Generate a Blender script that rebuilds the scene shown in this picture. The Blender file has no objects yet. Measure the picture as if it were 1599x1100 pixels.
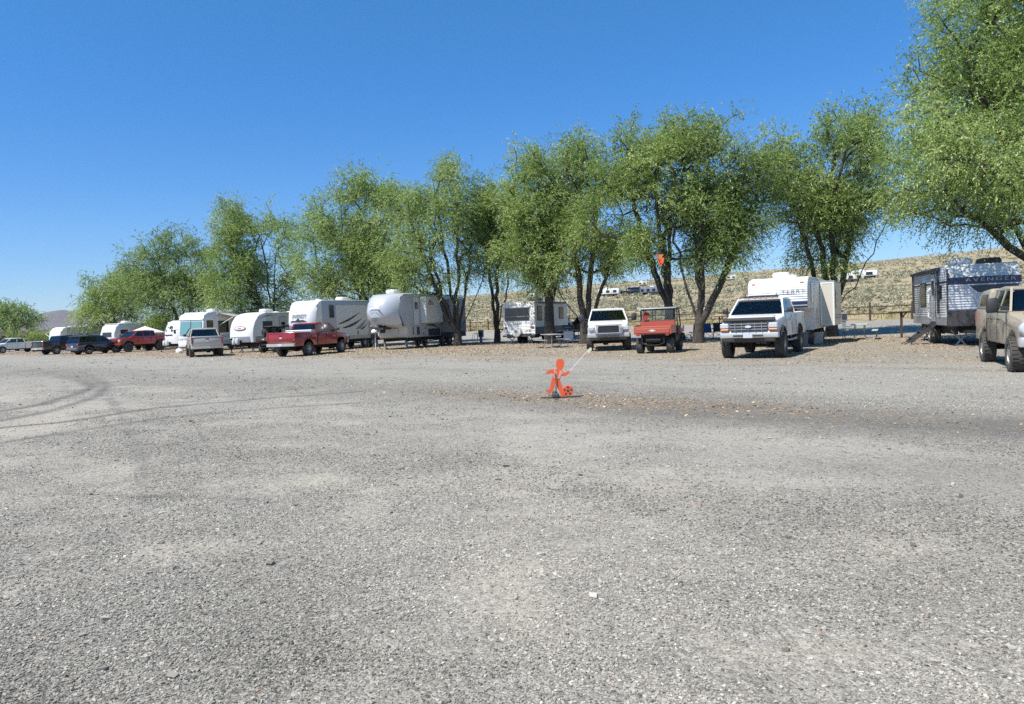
import bpy, math, random
import numpy as np
from mathutils import Vector, Matrix, Euler

R = math.radians
sc = bpy.context.scene
C = sc.collection

# ------------------------------------------------------------------ camera, sky, sun, exposure
F = 1155.0; PITCH = 2.43; ROLL = -2.26; EYE = 1.65
cam_d = bpy.data.cameras.new('camera')
cam = bpy.data.objects.new('camera', cam_d)
C.objects.link(cam)
cam_d.sensor_fit = 'HORIZONTAL'; cam_d.sensor_width = 36.0
cam_d.lens = 36.0 * F / 1599.0
cam_d.clip_start = 0.1; cam_d.clip_end = 30000
CAM_R = (Matrix.Rotation(R(90 - PITCH), 4, 'X') @ Matrix.Rotation(R(ROLL), 4, 'Z'))
cam.matrix_world = Matrix.Translation((0, 0, EYE)) @ CAM_R
sc.camera = cam

HAZE = 0.00006
SUN_EL = 57.0
SUN_AZ = (-0.80, -0.60)
wd = bpy.data.worlds.new('World'); sc.world = wd; wd.use_nodes = True
nt = wd.node_tree; nt.nodes.clear()
sky = nt.nodes.new('ShaderNodeTexSky'); sky.sky_type = 'NISHITA'; sky.sun_disc = False
sky.sun_elevation = R(SUN_EL); sky.sun_rotation = math.atan2(SUN_AZ[0], SUN_AZ[1])
sky.altitude = 2000; sky.air_density = 1.0; sky.dust_density = 0.0; sky.ozone_density = 1.6
bg = nt.nodes.new('ShaderNodeBackground'); bg.inputs['Strength'].default_value = 0.135
wo = nt.nodes.new('ShaderNodeOutputWorld')
hs_ = nt.nodes.new('ShaderNodeHueSaturation'); hs_.inputs['Saturation'].default_value = 1.25
# the clear dry air of the photo: less glare towards the horizon than the model's
tc_ = nt.nodes.new('ShaderNodeTexCoord'); sp_ = nt.nodes.new('ShaderNodeSeparateXYZ'); nt.links.new(tc_.outputs['Generated'], sp_.inputs[0])
rp_ = nt.nodes.new('ShaderNodeValToRGB'); nt.links.new(sp_.outputs[2], rp_.inputs[0])
el_ = rp_.color_ramp.elements
while len(el_) > 1: el_.remove(el_[-1])
el_[0].position = 0; el_[0].color = (0.48, 0.50, 0.60, 1)
for p_, c_ in ((0.03, (0.51, 0.555, 0.66)), (0.12, (0.64, 0.69, 0.78)), (0.3, (0.77, 0.85, 0.95)), (0.5, (0.90, 1.02, 1.02))):
    e_ = el_.new(p_); e_.color = (*c_, 1)
mx_ = nt.nodes.new('ShaderNodeMix'); mx_.data_type = 'RGBA'; mx_.blend_type = 'MULTIPLY'; mx_.inputs[0].default_value = 1
nt.links.new(sky.outputs[0], mx_.inputs[6]); nt.links.new(rp_.outputs[0], mx_.inputs[7]); nt.links.new(mx_.outputs[2], hs_.inputs['Color'])
nt.links.new(hs_.outputs[0], bg.inputs[0]); nt.links.new(bg.outputs[0], wo.inputs[0])

sl = bpy.data.lights.new('sun', 'SUN'); sl.energy = 4.6; sl.angle = R(0.53); sl.color = (1.0, 0.95, 0.87)
so = bpy.data.objects.new('sun', sl); C.objects.link(so)
sdir = Vector((SUN_AZ[0] * math.cos(R(SUN_EL)), SUN_AZ[1] * math.cos(R(SUN_EL)), math.sin(R(SUN_EL))))
so.rotation_euler = sdir.to_track_quat('Z', 'Y').to_euler(); so.location = (-20, -20, 60)

sc.view_settings.view_transform = 'Standard'; sc.view_settings.look = 'None'
sc.view_settings.exposure = 0.53; sc.view_settings.gamma = 1.0
sc.render.engine = 'CYCLES'
sc.cycles.max_bounces = 8; sc.cycles.diffuse_bounces = 5; sc.cycles.glossy_bounces = 3
sc.cycles.transmission_bounces = 4; sc.cycles.transparent_max_bounces = 12; sc.cycles.volume_bounces = 0
sc.cycles.use_denoising = False; sc.cycles.denoiser = 'OPENIMAGEDENOISE'; sc.cycles.denoising_input_passes = 'RGB_ALBEDO_NORMAL'; sc.cycles.denoising_prefilter = 'ACCURATE'
sc.cycles.caustics_reflective = False; sc.cycles.caustics_refractive = False

# ------------------------------------------------------------------ pixel helpers (photo pixels -> world)
def ray(px, py):
    return (CAM_R.to_3x3() @ Vector(((px - 799.5) / F, -(py - 550) / F, -1))).normalized()
def at_depth(px, py, d):
    r = ray(px, py); k = d / r.y
    return Vector((r.x * k, d, EYE + r.z * k))
def ground_at(px, py, z=0.0):
    r = ray(px, py); k = (z - EYE) / r.z
    return Vector((r.x * k, r.y * k, z))

# ------------------------------------------------------------------ noise in numpy
def _h(ix, iy, seed):
    n = (ix.astype(np.int64) * 374761393 + iy.astype(np.int64) * 668265263 + seed * 1442695041) & 0xffffffff
    n = ((n ^ (n >> 13)) * 1274126177) & 0xffffffff
    return ((n ^ (n >> 16)) & 0xffffff) / float(0xffffff)
def vnoise(x, y, seed=0):
    ix = np.floor(x); iy = np.floor(y); fx = x - ix; fy = y - iy
    fx = fx * fx * (3 - 2 * fx); fy = fy * fy * (3 - 2 * fy)
    a = _h(ix, iy, seed); b = _h(ix + 1, iy, seed); c = _h(ix, iy + 1, seed); d = _h(ix + 1, iy + 1, seed)
    return (a * (1 - fx) + b * fx) * (1 - fy) + (c * (1 - fx) + d * fx) * fy
def fbm(x, y, seed=0, oct=4):
    v = 0; a = 0.5; t = 0
    for i in range(oct):
        v = v + a * vnoise(x * 2 ** i, y * 2 ** i, seed + i); t += a; a *= 0.55
    return v / t
def sstep(a, b, x):
    t = np.clip((x - a) / (b - a), 0, 1); return t * t * (3 - 2 * t)

# terrain: s = distance past the fence line, u = along the row of pitches
def s_of(x, y): return 0.676 * x + 0.737 * y - 63.1
def u_of(x, y): return -0.737 * x + 0.676 * y
def xy_of(u, s):
    S = s + 63.1
    return 0.676 * S - 0.737 * u, 0.737 * S + 0.676 * u
def terrain(x, y):
    s = s_of(x, y); u = u_of(x, y)
    z = 0.5 * sstep(-16, -2, s)
    H = 24.9 - 4.2 * sstep(-50, 380, u)
    H = H * (1 - 0.93 * sstep(480, 980, u))
    ss = np.clip(s, 0, None)
    k = np.clip(ss / 330.0, 0, 1)
    hill = H * (k ** 1.15) * (1 - 0.10 * k) / 0.90
    hill = hill + (fbm(u / 60.0, ss / 45.0, 5, 3) - 0.5) * 3.2 * sstep(10, 150, ss) * (H / 24.9)
    hill = hill + (fbm(u / 9.0, ss / 9.0, 9, 2) - 0.5) * 0.5 * sstep(1, 20, ss)
    z = z + hill
    z = z + 0.35 * sstep(0.5, 3.0, s)
    z = z - sstep(330, 900, s) * H * 0.9
    return z
def tz(x, y): return float(terrain(np.array([float(x)]), np.array([float(y)]))[0])

# ------------------------------------------------------------------ object helpers
def tag(o, label=None, cat=None, group=None, kind=None):
    if label: o['label'] = label
    if cat: o['category'] = cat
    if group: o['group'] = group
    if kind: o['kind'] = kind
    return o
def empty(name, loc=(0, 0, 0), rz=0.0, parent=None):
    o = bpy.data.objects.new(name, None); C.objects.link(o)
    o.location = loc; o.rotation_euler = (0, 0, rz); o.parent = parent
    o.empty_display_size = 0.3
    return o
def thing(name, label, cat, loc=(0, 0, 0), rz=0.0, group=None):
    return tag(empty(name, loc, rz), label, cat, group)
def np_mesh(name, V, Q, mat, parent=None, attrs=None, smooth=False):
    me = bpy.data.meshes.new(name)
    V = np.asarray(V, dtype=np.float32); Q = np.asarray(Q, dtype=np.int32)
    k = Q.shape[1]
    me.vertices.add(len(V)); me.vertices.foreach_set('co', V.ravel())
    me.loops.add(Q.size); me.loops.foreach_set('vertex_index', Q.ravel())
    me.polygons.add(len(Q)); me.polygons.foreach_set('loop_start', np.arange(0, Q.size, k, dtype=np.int32))
    try: me.polygons.foreach_set('loop_total', np.full(len(Q), k, dtype=np.int32))
    except Exception: pass
    if smooth: me.polygons.foreach_set('use_smooth', np.ones(len(Q), dtype=bool))
    else: me.polygons.foreach_set('use_smooth', np.zeros(len(Q), dtype=bool))
    me.update(calc_edges=True)
    if attrs:
        for n, a in attrs.items():
            at = me.attributes.new(n, 'FLOAT', 'POINT'); at.data.foreach_set('value', np.asarray(a, dtype=np.float32))
    me.materials.append(mat)
    o = bpy.data.objects.new(name, me); C.objects.link(o); o.parent = parent
    return o

class MB:
    """collects shapes into ONE mesh"""
    def __init__(s): s.v = []; s.f = []
    def add(s, vs, fs, M=None):
        b = len(s.v)
        for p in vs:
            p = Vector(p)
            if M is not None: p = M @ p
            s.v.append(tuple(p))
        for f in fs: s.f.append([b + i for i in f])
        return s
    def box(s, x0, x1, y0, y1, z0, z1, M=None):
        vs = [(x0, y0, z0), (x1, y0, z0), (x1, y1, z0), (x0, y1, z0), (x0, y0, z1), (x1, y0, z1), (x1, y1, z1), (x0, y1, z1)]
        return s.add(vs, [(0, 3, 2, 1), (4, 5, 6, 7), (0, 1, 5, 4), (1, 2, 6, 5), (2, 3, 7, 6), (3, 0, 4, 7)], M)
    def cbox(s, c, sz, M=None, ch=0.0):
        x, y, z = c; a, b, h = sz[0] / 2, sz[1] / 2, sz[2] / 2
        if ch <= 0: return s.box(x - a, x + a, y - b, y + b, z - h, z + h, M)
        # chamfered box: rounded vertical prism with top inset
        prof = []
        for (sx, sy) in ((1, 1), (-1, 1), (-1, -1), (1, -1)):
            for t in ((0, 1) if (sx * sy > 0) else (1, 0)):
                prof.append((x + sx * (a - (ch if t else 0)), y + sy * (b - (0 if t else ch))))
        n = len(prof); rings = []
        for (zz, k) in ((z - h, ch * 0.7), (z - h + ch, 0), (z + h - ch, 0), (z + h, ch * 0.7)):
            rings.append([(x + (p[0] - x) * (1 - k / a), y + (p[1] - y) * (1 - k / b), zz) for p in prof])
        vs = [p for r in rings for p in r]; fs = []
        for i in range(3):
            for j in range(n): fs.append((i * n + j, i * n + (j + 1) % n, (i + 1) * n + (j + 1) % n, (i + 1) * n + j))
        fs.append(tuple(range(n))[::-1]); fs.append(tuple(3 * n + j for j in range(n)))
        return s.add(vs, fs, M)
    def bar(s, p, q, w=0.05, h=None, M=None):
        p, q = Vector(p), Vector(q); h = h or w
        d = (q - p).normalized(); up = Vector((0, 0, 1)) if abs(d.z) < 0.95 else Vector((0, 1, 0))
        a = d.cross(up).normalized() * (w / 2); b = a.cross(d).normalized() * (h / 2)
        vs = [p - a - b, p + a - b, p + a + b, p - a + b, q - a - b, q + a - b, q + a + b, q - a + b]
        return s.add(vs, [(0, 3, 2, 1), (4, 5, 6, 7), (0, 1, 5, 4), (1, 2, 6, 5), (2, 3, 7, 6), (3, 0, 4, 7)], M)
    def tube(s, pts, r, n=6, M=None):
        pts = [Vector(p) for p in pts]; rr = r if isinstance(r, (list, tuple)) else [r] * len(pts)
        vs = []; fs = []
        for i, p in enumerate(pts):
            d = (pts[min(i + 1, len(pts) - 1)] - pts[max(i - 1, 0)]).normalized()
            up = Vector((0, 0, 1)) if abs(d.z) < 0.9 else Vector((0, 1, 0))
            a = d.cross(up).normalized(); b = a.cross(d)
            for j in range(n):
                t = 2 * math.pi * j / n; vs.append(p + (a * math.cos(t) + b * math.sin(t)) * rr[i])
        for i in range(len(pts) - 1):
            for j in range(n): fs.append((i * n + j, i * n + (j + 1) % n, (i + 1) * n + (j + 1) % n, (i + 1) * n + j))
        fs.append(tuple(range(n))[::-1]); fs.append(tuple((len(pts) - 1) * n + j for j in range(n)))
        return s.add(vs, fs, M)
    def lathe_x(s, prof, c=(0, 0, 0), n=24, M=None):
        """prof = [(x, r)...] turned about the X axis through c"""
        vs = []; fs = []; m = len(prof)
        for j in range(n):
            t = 2 * math.pi * j / n
            for (x, r) in prof: vs.append((c[0] + x, c[1] + r * math.cos(t), c[2] + r * math.sin(t)))
        for j in range(n):
            k = (j + 1) % n
            for i in range(m - 1): fs.append((j * m + i, j * m + i + 1, k * m + i + 1, k * m + i))
        return s.add(vs, fs, M)
    def lathe_z(s, prof, c=(0, 0, 0), n=16, M=None):
        vs = []; fs = []; m = len(prof)
        for j in range(n):
            t = 2 * math.pi * j / n
            for (r, z) in prof: vs.append((c[0] + r * math.cos(t), c[1] + r * math.sin(t), c[2] + z))
        for j in range(n):
            k = (j + 1) % n
            for i in range(m - 1): fs.append((j * m + i, k * m + i, k * m + i + 1, j * m + i + 1))
        return s.add(vs, fs, M)
    def prism(s, prof, x0, x1, bev=0.04, warp=None, M=None):
        """side profile [(y, z)] extruded along X with a softened rim"""
        n = len(prof); area = sum(prof[i][0] * prof[(i + 1) % n][1] - prof[(i + 1) % n][0] * prof[i][1] for i in range(n))
        sg = 1 if area > 0 else -1
        def inset(d):
            out = []
            for i in range(n):
                p0, p1, p2 = Vector(prof[i - 1]), Vector(prof[i]), Vector(prof[(i + 1) % n])
                e1 = (p1 - p0); e2 = (p2 - p1)
                if e1.length < 1e-6 or e2.length < 1e-6: out.append(tuple(p1)); continue
                e1.normalize(); e2.normalize()
                n1 = Vector((-e1.y, e1.x)) * sg; n2 = Vector((-e2.y, e2.x)) * sg
                m = n1 + n2
                m = m / max(m.length_squared * 0.5, 0.5)
                out.append(tuple(p1 + m * d))
            return out
        sl = [(x0, bev), (x0 + bev * 0.35, bev * 0.3), (x0 + bev, 0), (x1 - bev, 0), (x1 - bev * 0.35, bev * 0.3), (x1, bev)] if bev > 0 else [(x0, 0), (x1, 0)]
        vs = []; fs = []
        for (x, d) in sl:
            P = inset(d) if d > 0 else prof
            for (y, z) in P:
                p = (x, y, z)
                if warp: p = warp(*p)
                vs.append(p)
        for i in range(len(sl) - 1):
            for j in range(n):
                q = (i * n + j, i * n + (j + 1) % n, (i + 1) * n + (j + 1) % n, (i + 1) * n + j)
                fs.append(q if sg < 0 else q[::-1])
        a = tuple(range(n)); b = tuple((len(sl) - 1) * n + j for j in range(n))
        fs.append(a[::-1] if sg < 0 else a); fs.append(b if sg < 0 else b[::-1])
        return s.add(vs, fs, M)
    def plate(s, pts, o, u, v, t=0.01, M=None):
        """flat outline pts (a,b) placed at o + a*u + b*v with thickness t along u x v"""
        o, u, v = Vector(o), Vector(u).normalized(), Vector(v).normalized(); w = u.cross(v) * t
        n = len(pts); A = [o + u * a + v * b for a, b in pts]; vs = A + [p + w for p in A]
        fs = [tuple(range(n))[::-1], tuple(range(n, 2 * n))] + [(i, (i + 1) % n, n + (i + 1) % n, n + i) for i in range(n)]
        return s.add(vs, fs, M)
    def pane(s, a, b, c, d, t=0.008, inset=0.0):
        P = [Vector(p) for p in (a, b, c, d)]
        cen = sum(P, Vector()) / 4
        if inset: P = [p + (cen - p).normalized() * inset for p in P]
        nn = (P[1] - P[0]).cross(P[3] - P[0]).normalized() * t
        vs = P + [p + nn for p in P]
        return s.add(vs, [(3, 2, 1, 0), (4, 5, 6, 7), (0, 1, 5, 4), (1, 2, 6, 5), (2, 3, 7, 6), (3, 0, 4, 7)])
    def build(s, name, mat, parent=None, smooth=30, label=None):
        me = bpy.data.meshes.new(name); me.from_pydata(s.v, [], s.f)
        me.materials.append(mat)
        if smooth:
            me.polygons.foreach_set('use_smooth', [True] * len(me.polygons))
            me.set_sharp_from_angle(angle=R(smooth))
        me.update()
        o = bpy.data.objects.new(name, me); C.objects.link(o); o.parent = parent
        if label: o['label'] = label
        return o

def lettering(text, size, mat, parent, loc, rot, name='lettering', depth=0.006, shear=0.0, bold=0.0, space=1.0, sx=1.0):
    cu = bpy.data.curves.new(name, 'FONT'); cu.body = text; cu.size = size; cu.extrude = depth / 2
    cu.align_x = 'CENTER'; cu.align_y = 'CENTER'; cu.shear = shear; cu.offset = bold; cu.space_character = space
    t = bpy.data.objects.new(name, cu); C.objects.link(t)
    dg = bpy.context.evaluated_depsgraph_get(); dg.update()
    me = bpy.data.meshes.new_from_object(t.evaluated_get(dg)); me.name = name
    bpy.data.objects.remove(t)
    me.materials.clear(); me.materials.append(mat)
    o = bpy.data.objects.new(name, me); C.objects.link(o); o.parent = parent
    o.location = loc; o.rotation_euler = rot; o.scale = (sx, 1, 1)
    return o

# ------------------------------------------------------------------ materials
def newmat(name):
    m = bpy.data.materials.new(name); m.use_nodes = True
    nt = m.node_tree; b = nt.nodes['Principled BSDF']
    return m, nt, b
def N(nt, typ, **kw):
    n = nt.nodes.new(typ)
    for k, v in kw.items():
        if k in n.inputs.keys() if hasattr(n.inputs, 'keys') else False: n.inputs[k].default_value = v
        else: setattr(n, k, v)
    return n
def mixc(nt, fac, a, b, typ='MIX'):
    n = nt.nodes.new('ShaderNodeMix'); n.data_type = 'RGBA'; n.blend_type = typ
    for i, x in ((0, fac), (6, a), (7, b)):
        if isinstance(x, bpy.types.NodeSocket): nt.links.new(x, n.inputs[i])
        elif i == 0: n.inputs[0].default_value = x
        else: n.inputs[i].default_value = (*x[:3], 1)
    return n.outputs[2]
def math_(nt, op, a, b=None, c=None, clamp=False):
    n = nt.nodes.new('ShaderNodeMath'); n.operation = op; n.use_clamp = clamp
    for i, x in enumerate((a, b, c)):
        if x is None: continue
        if isinstance(x, bpy.types.NodeSocket): nt.links.new(x, n.inputs[i])
        else: n.inputs[i].default_value = x
    return n.outputs[0]
def ramp(nt, fac, stops):
    n = nt.nodes.new('ShaderNodeValToRGB'); nt.links.new(fac, n.inputs[0])
    el = n.color_ramp.elements
    while len(el) > 1: el.remove(el[-1])
    el[0].position = stops[0][0]; el[0].color = (*stops[0][1], 1) if len(stops[0][1]) == 3 else stops[0][1]
    for p, c in stops[1:]:
        e = el.new(p); e.color = (*c, 1)
    return n.outputs[0]
def noise(nt, vec, scale, detail=3, rough=0.55, dist=0.0):
    n = nt.nodes.new('ShaderNodeTexNoise'); n.inputs['Scale'].default_value = scale; n.inputs['Detail'].default_value = detail
    n.inputs['Roughness'].default_value = rough; n.inputs['Distortion'].default_value = dist
    if vec is not None: nt.links.new(vec, n.inputs['Vector'])
    return n
def coords(nt, kind='Object'):
    return nt.nodes.new('ShaderNodeTexCoord').outputs[kind]

def paint(name, col, rough=0.35, metal=0.0, dust=0.25, dustcol=(0.30, 0.27, 0.23), coat=0.3, ribs=0.0, spec=0.5):
    """painted or moulded surface with a thin uneven film of road dust, heavier low down"""
    m, nt, b = newmat(name)
    co = coords(nt)
    n1 = noise(nt, co, 1.3, 4, 0.6); n2 = noise(nt, co, 5, 3, 0.55)
    sep = nt.nodes.new('ShaderNodeSeparateXYZ'); nt.links.new(co, sep.inputs[0])
    low = math_(nt, 'MULTIPLY_ADD', sep.outputs[2], -0.7, 1.0, clamp=True)
    f = math_(nt, 'MULTIPLY', n1.outputs[0], n2.outputs[0])
    f = math_(nt, 'MULTIPLY', f, math_(nt, 'ADD', low, 0.45))
    f = math_(nt, 'MULTIPLY', f, dust * 1.5, clamp=True)
    c = mixc(nt, f, col, dustcol)
    nt.links.new(c, b.inputs['Base Color'])
    rr = math_(nt, 'MULTIPLY_ADD', f, 0.5, rough, clamp=True); nt.links.new(rr, b.inputs['Roughness'])
    b.inputs['Metallic'].default_value = metal
    b.inputs['Specular IOR Level'].default_value = spec
    if coat: b.inputs['Coat Weight'].default_value = coat; b.inputs['Coat Roughness'].default_value = 0.12
    if ribs:
        w = nt.nodes.new('ShaderNodeTexWave'); w.wave_type = 'BANDS'; w.bands_direction = 'Z'; w.wave_profile = 'SIN'
        w.inputs['Scale'].default_value = ribs; w.inputs['Distortion'].default_value = 0
        nt.links.new(co, w.inputs['Vector'])
        bp = nt.nodes.new('ShaderNodeBump'); bp.inputs['Strength'].default_value = 0.9; bp.inputs['Distance'].default_value = 0.02
        nt.links.new(w.outputs[0], bp.inputs['Height']); nt.links.new(bp.outputs[0], b.inputs['Normal'])
    else:
        bp = nt.nodes.new('ShaderNodeBump'); bp.inputs['Strength'].default_value = 0.02; bp.inputs['Distance'].default_value = 0.01
        n3 = noise(nt, co, 3.0, 3); nt.links.new(n3.outputs[0], bp.inputs['Height']); nt.links.new(bp.outputs[0], b.inputs['Normal'])
    return m
def rough_mat(name, col, col2=None, scale=12, rough=0.85, bump=0.3, metal=0.0):
    m, nt, b = newmat(name); co = coords(nt)
    n1 = noise(nt, co, scale, 5, 0.65)
    col2 = col2 or tuple(c * 0.6 for c in col)
    nt.links.new(mixc(nt, n1.outputs[0], col2, col), b.inputs['Base Color'])
    b.inputs['Roughness'].default_value = rough; b.inputs['Metallic'].default_value = metal
    bp = nt.nodes.new('ShaderNodeBump'); bp.inputs['Strength'].default_value = bump; bp.inputs['Distance'].default_value = 0.02
    nt.links.new(n1.outputs[0], bp.inputs['Height']); nt.links.new(bp.outputs[0], b.inputs['Normal'])
    return m
def glass(name, tint, refl=0.10):
    m, nt, b = newmat(name); nt.nodes.remove(b)
    out = [n for n in nt.nodes if n.type == 'OUTPUT_MATERIAL'][0]
    tr = nt.nodes.new('ShaderNodeBsdfTransparent'); tr.inputs[0].default_value = (*tint, 1)
    gl = nt.nodes.new('ShaderNodeBsdfGlossy'); gl.inputs['Roughness'].default_value = 0.04
    fr = nt.nodes.new('ShaderNodeFresnel'); fr.inputs[0].default_value = 1.5
    n1 = noise(nt, coords(nt), 1.5, 2)
    f = math_(nt, 'ADD', fr.outputs[0], math_(nt, 'MULTIPLY', n1.outputs[0], refl), clamp=True)
    mx = nt.nodes.new('ShaderNodeMixShader'); nt.links.new(f, mx.inputs[0]); nt.links.new(tr.outputs[0], mx.inputs[1]); nt.links.new(gl.outputs[0], mx.inputs[2])
    nt.links.new(mx.outputs[0], out.inputs[0])
    return m

M = {}
M['white'] = paint('white_paint', (0.78, 0.78, 0.76), dust=0.22)
M['offwhite'] = paint('off_white_gelcoat', (0.70, 0.69, 0.64), rough=0.4, dust=0.3)
M['cream'] = paint('cream_gelcoat', (0.62, 0.59, 0.51), rough=0.45, dust=0.35)
M['rib_white'] = paint('ribbed_white_siding', (0.76, 0.76, 0.74), rough=0.4, dust=0.25, ribs=3.2)
M['rib_grey'] = paint('ribbed_grey_siding', (0.58, 0.58, 0.57), rough=0.42, dust=0.25, ribs=3.2)
M['rib_blue'] = paint('ribbed_blue_grey_siding', (0.50, 0.52, 0.56), rough=0.35, dust=0.12, ribs=3.2, metal=0.05)
M['silver'] = paint('silver_gelcoat', (0.52, 0.54, 0.58), rough=0.3, dust=0.15, metal=0.15)
M['slate'] = paint('slate_grey_paint', (0.17, 0.20, 0.25), rough=0.35, dust=0.2)
M['ltgrey'] = paint('light_grey_gelcoat', (0.46, 0.47, 0.48), rough=0.4, dust=0.25)
M['midgrey'] = paint('mid_grey_panel', (0.24, 0.25, 0.27), rough=0.45, dust=0.3)
M['red'] = paint('dark_red_paint', (0.30, 0.012, 0.016), rough=0.25, dust=0.12, coat=0.8)
M['redorange'] = paint('bright_red_paint', (0.42, 0.025, 0.015), rough=0.25, dust=0.15, coat=0.8)
M['utvred'] = paint('faded_red_paint', (0.42, 0.075, 0.04), rough=0.5, dust=0.22)
M['tan'] = paint('tan_metallic_paint', (0.40, 0.345, 0.26), rough=0.38, metal=0.0, dust=0.02, coat=0.5)
M['beige'] = paint('pale_beige_paint', (0.52, 0.48, 0.42), rough=0.32, metal=0.2, dust=0.3, coat=0.5)
M['navy'] = paint('navy_paint', (0.012, 0.018, 0.055), rough=0.2, dust=0.08, coat=1.0)
M['black'] = paint('black_paint', (0.012, 0.012, 0.014), rough=0.25, dust=0.12, coat=0.8)
M['matteblack'] = paint('matte_black_plastic', (0.025, 0.025, 0.027), rough=0.6, dust=0.25, coat=0)
M['dark'] = rough_mat('dark_underbody', (0.03, 0.028, 0.026), (0.015, 0.014, 0.013), 6, 0.9)
M['rubber'] = paint('tyre_rubber', (0.028, 0.027, 0.026), rough=0.8, dust=0.7, coat=0, dustcol=(0.16, 0.145, 0.125))
M['chrome'] = paint('chrome_trim', (0.60, 0.585, 0.56), rough=0.38, metal=0.45, dust=0.3, coat=0)
M['alloy'] = paint('alloy_rim', (0.50, 0.50, 0.49), rough=0.35, metal=0.8, dust=0.3, coat=0)
M['steel'] = paint('galvanised_steel', (0.38, 0.39, 0.40), rough=0.5, metal=0.6, dust=0.3, coat=0)
M['glass'] = glass('tinted_glass', (0.74, 0.79, 0.77), 0.05)
M['darkglass'] = glass('dark_glass', (0.03, 0.035, 0.04), 0.12)
M['clearglass'] = glass('clear_windscreen', (0.93, 0.98, 0.93), 0.0)
M['rvglass'] = paint('rv_window_dark', (0.012, 0.013, 0.016), rough=0.08, dust=0.03, coat=0, spec=0.8)
M['tealshade'] = paint('pale_teal_sunshade', (0.16, 0.33, 0.33), rough=0.25, dust=0.1, coat=0.5)
M['lamp'] = paint('headlamp_lens', (0.55, 0.56, 0.56), rough=0.12, dust=0.1, coat=1)
M['amber'] = paint('amber_lens', (0.50, 0.16, 0.02), rough=0.2, dust=0.1, coat=1)
M['redlens'] = paint('red_lens', (0.30, 0.01, 0.01), rough=0.2, dust=0.05, coat=1)
M['seat'] = rough_mat('grey_seat_fabric', (0.22, 0.22, 0.21), (0.15, 0.15, 0.145), 20)
M['plate'] = paint('number_plate', (0.55, 0.58, 0.62), rough=0.5, dust=0.2, coat=0)
M['wood'] = rough_mat('weathered_brown_wood', (0.12, 0.07, 0.045), (0.05, 0.03, 0.02), 9)
M['paleplank'] = rough_mat('pale_sage_painted_plank', (0.50, 0.56, 0.51), (0.34, 0.40, 0.37), 5, 0.7, 0.15)
M['greyplank'] = rough_mat('weathered_grey_plank', (0.40, 0.39, 0.37), (0.24, 0.23, 0.21), 5, 0.8, 0.2)
M['bluefab'] = rough_mat('blue_nylon', (0.02, 0.10, 0.36), (0.015, 0.06, 0.22), 4, 0.7, 0.2)
M['redfab'] = rough_mat('red_cloth', (0.40, 0.04, 0.03), (0.25, 0.02, 0.02), 4, 0.8, 0.2)
M['orangeplastic'] = paint('orange_plastic', (0.80, 0.115, 0.03), rough=0.45, dust=0.15, coat=0.2)
M['orangefab'] = paint('orange_fabric', (0.80, 0.13, 0.035), rough=0.7, dust=0.05, coat=0)
M['brown'] = rough_mat('brown_roofing', (0.10, 0.06, 0.05), (0.06, 0.035, 0.03), 3)
M['brownwall'] = rough_mat('brown_wall_boards', (0.16, 0.09, 0.07), (0.10, 0.055, 0.045), 3)
M['propane'] = paint('white_tank_enamel', (0.68, 0.68, 0.66), rough=0.35, dust=0.2)
M['ink'] = paint('dark_vinyl', (0.035, 0.035, 0.045), rough=0.4, dust=0.1, coat=0)
M['greyink'] = paint('grey_vinyl', (0.22, 0.22, 0.24), rough=0.4, dust=0.1, coat=0)
M['paleink'] = paint('pale_silver_vinyl', (0.62, 0.62, 0.64), rough=0.3, dust=0.05, coat=0)
M['redink'] = paint('red_brown_vinyl', (0.28, 0.07, 0.05), rough=0.4, dust=0.1, coat=0)
M['blueink'] = paint('navy_vinyl', (0.018, 0.026, 0.065), rough=0.35, dust=0.05, coat=0)
M['offroof'] = paint('white_roof_membrane', (0.66, 0.65, 0.61), rough=0.7, dust=0.5, coat=0)
M['awning'] = rough_mat('awning_vinyl', (0.45, 0.43, 0.40), (0.36, 0.34, 0.32), 3, 0.7, 0.1)
M['whitefab'] = rough_mat('white_canopy_fabric', (0.74, 0.74, 0.72), (0.64, 0.64, 0.62), 3, 0.8, 0.1)
M['flagfab'] = rough_mat('pale_yellow_flag_cloth', (0.78, 0.74, 0.50), (0.68, 0.64, 0.42), 3, 0.8, 0.1)
M['charcoal'] = rough_mat('charcoal_plastic', (0.06, 0.06, 0.065), (0.04, 0.04, 0.045), 6, 0.6, 0.1)
M['tote'] = paint('dark_grey_tote', (0.13, 0.14, 0.16), rough=0.5, dust=0.4, coat=0)

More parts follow.
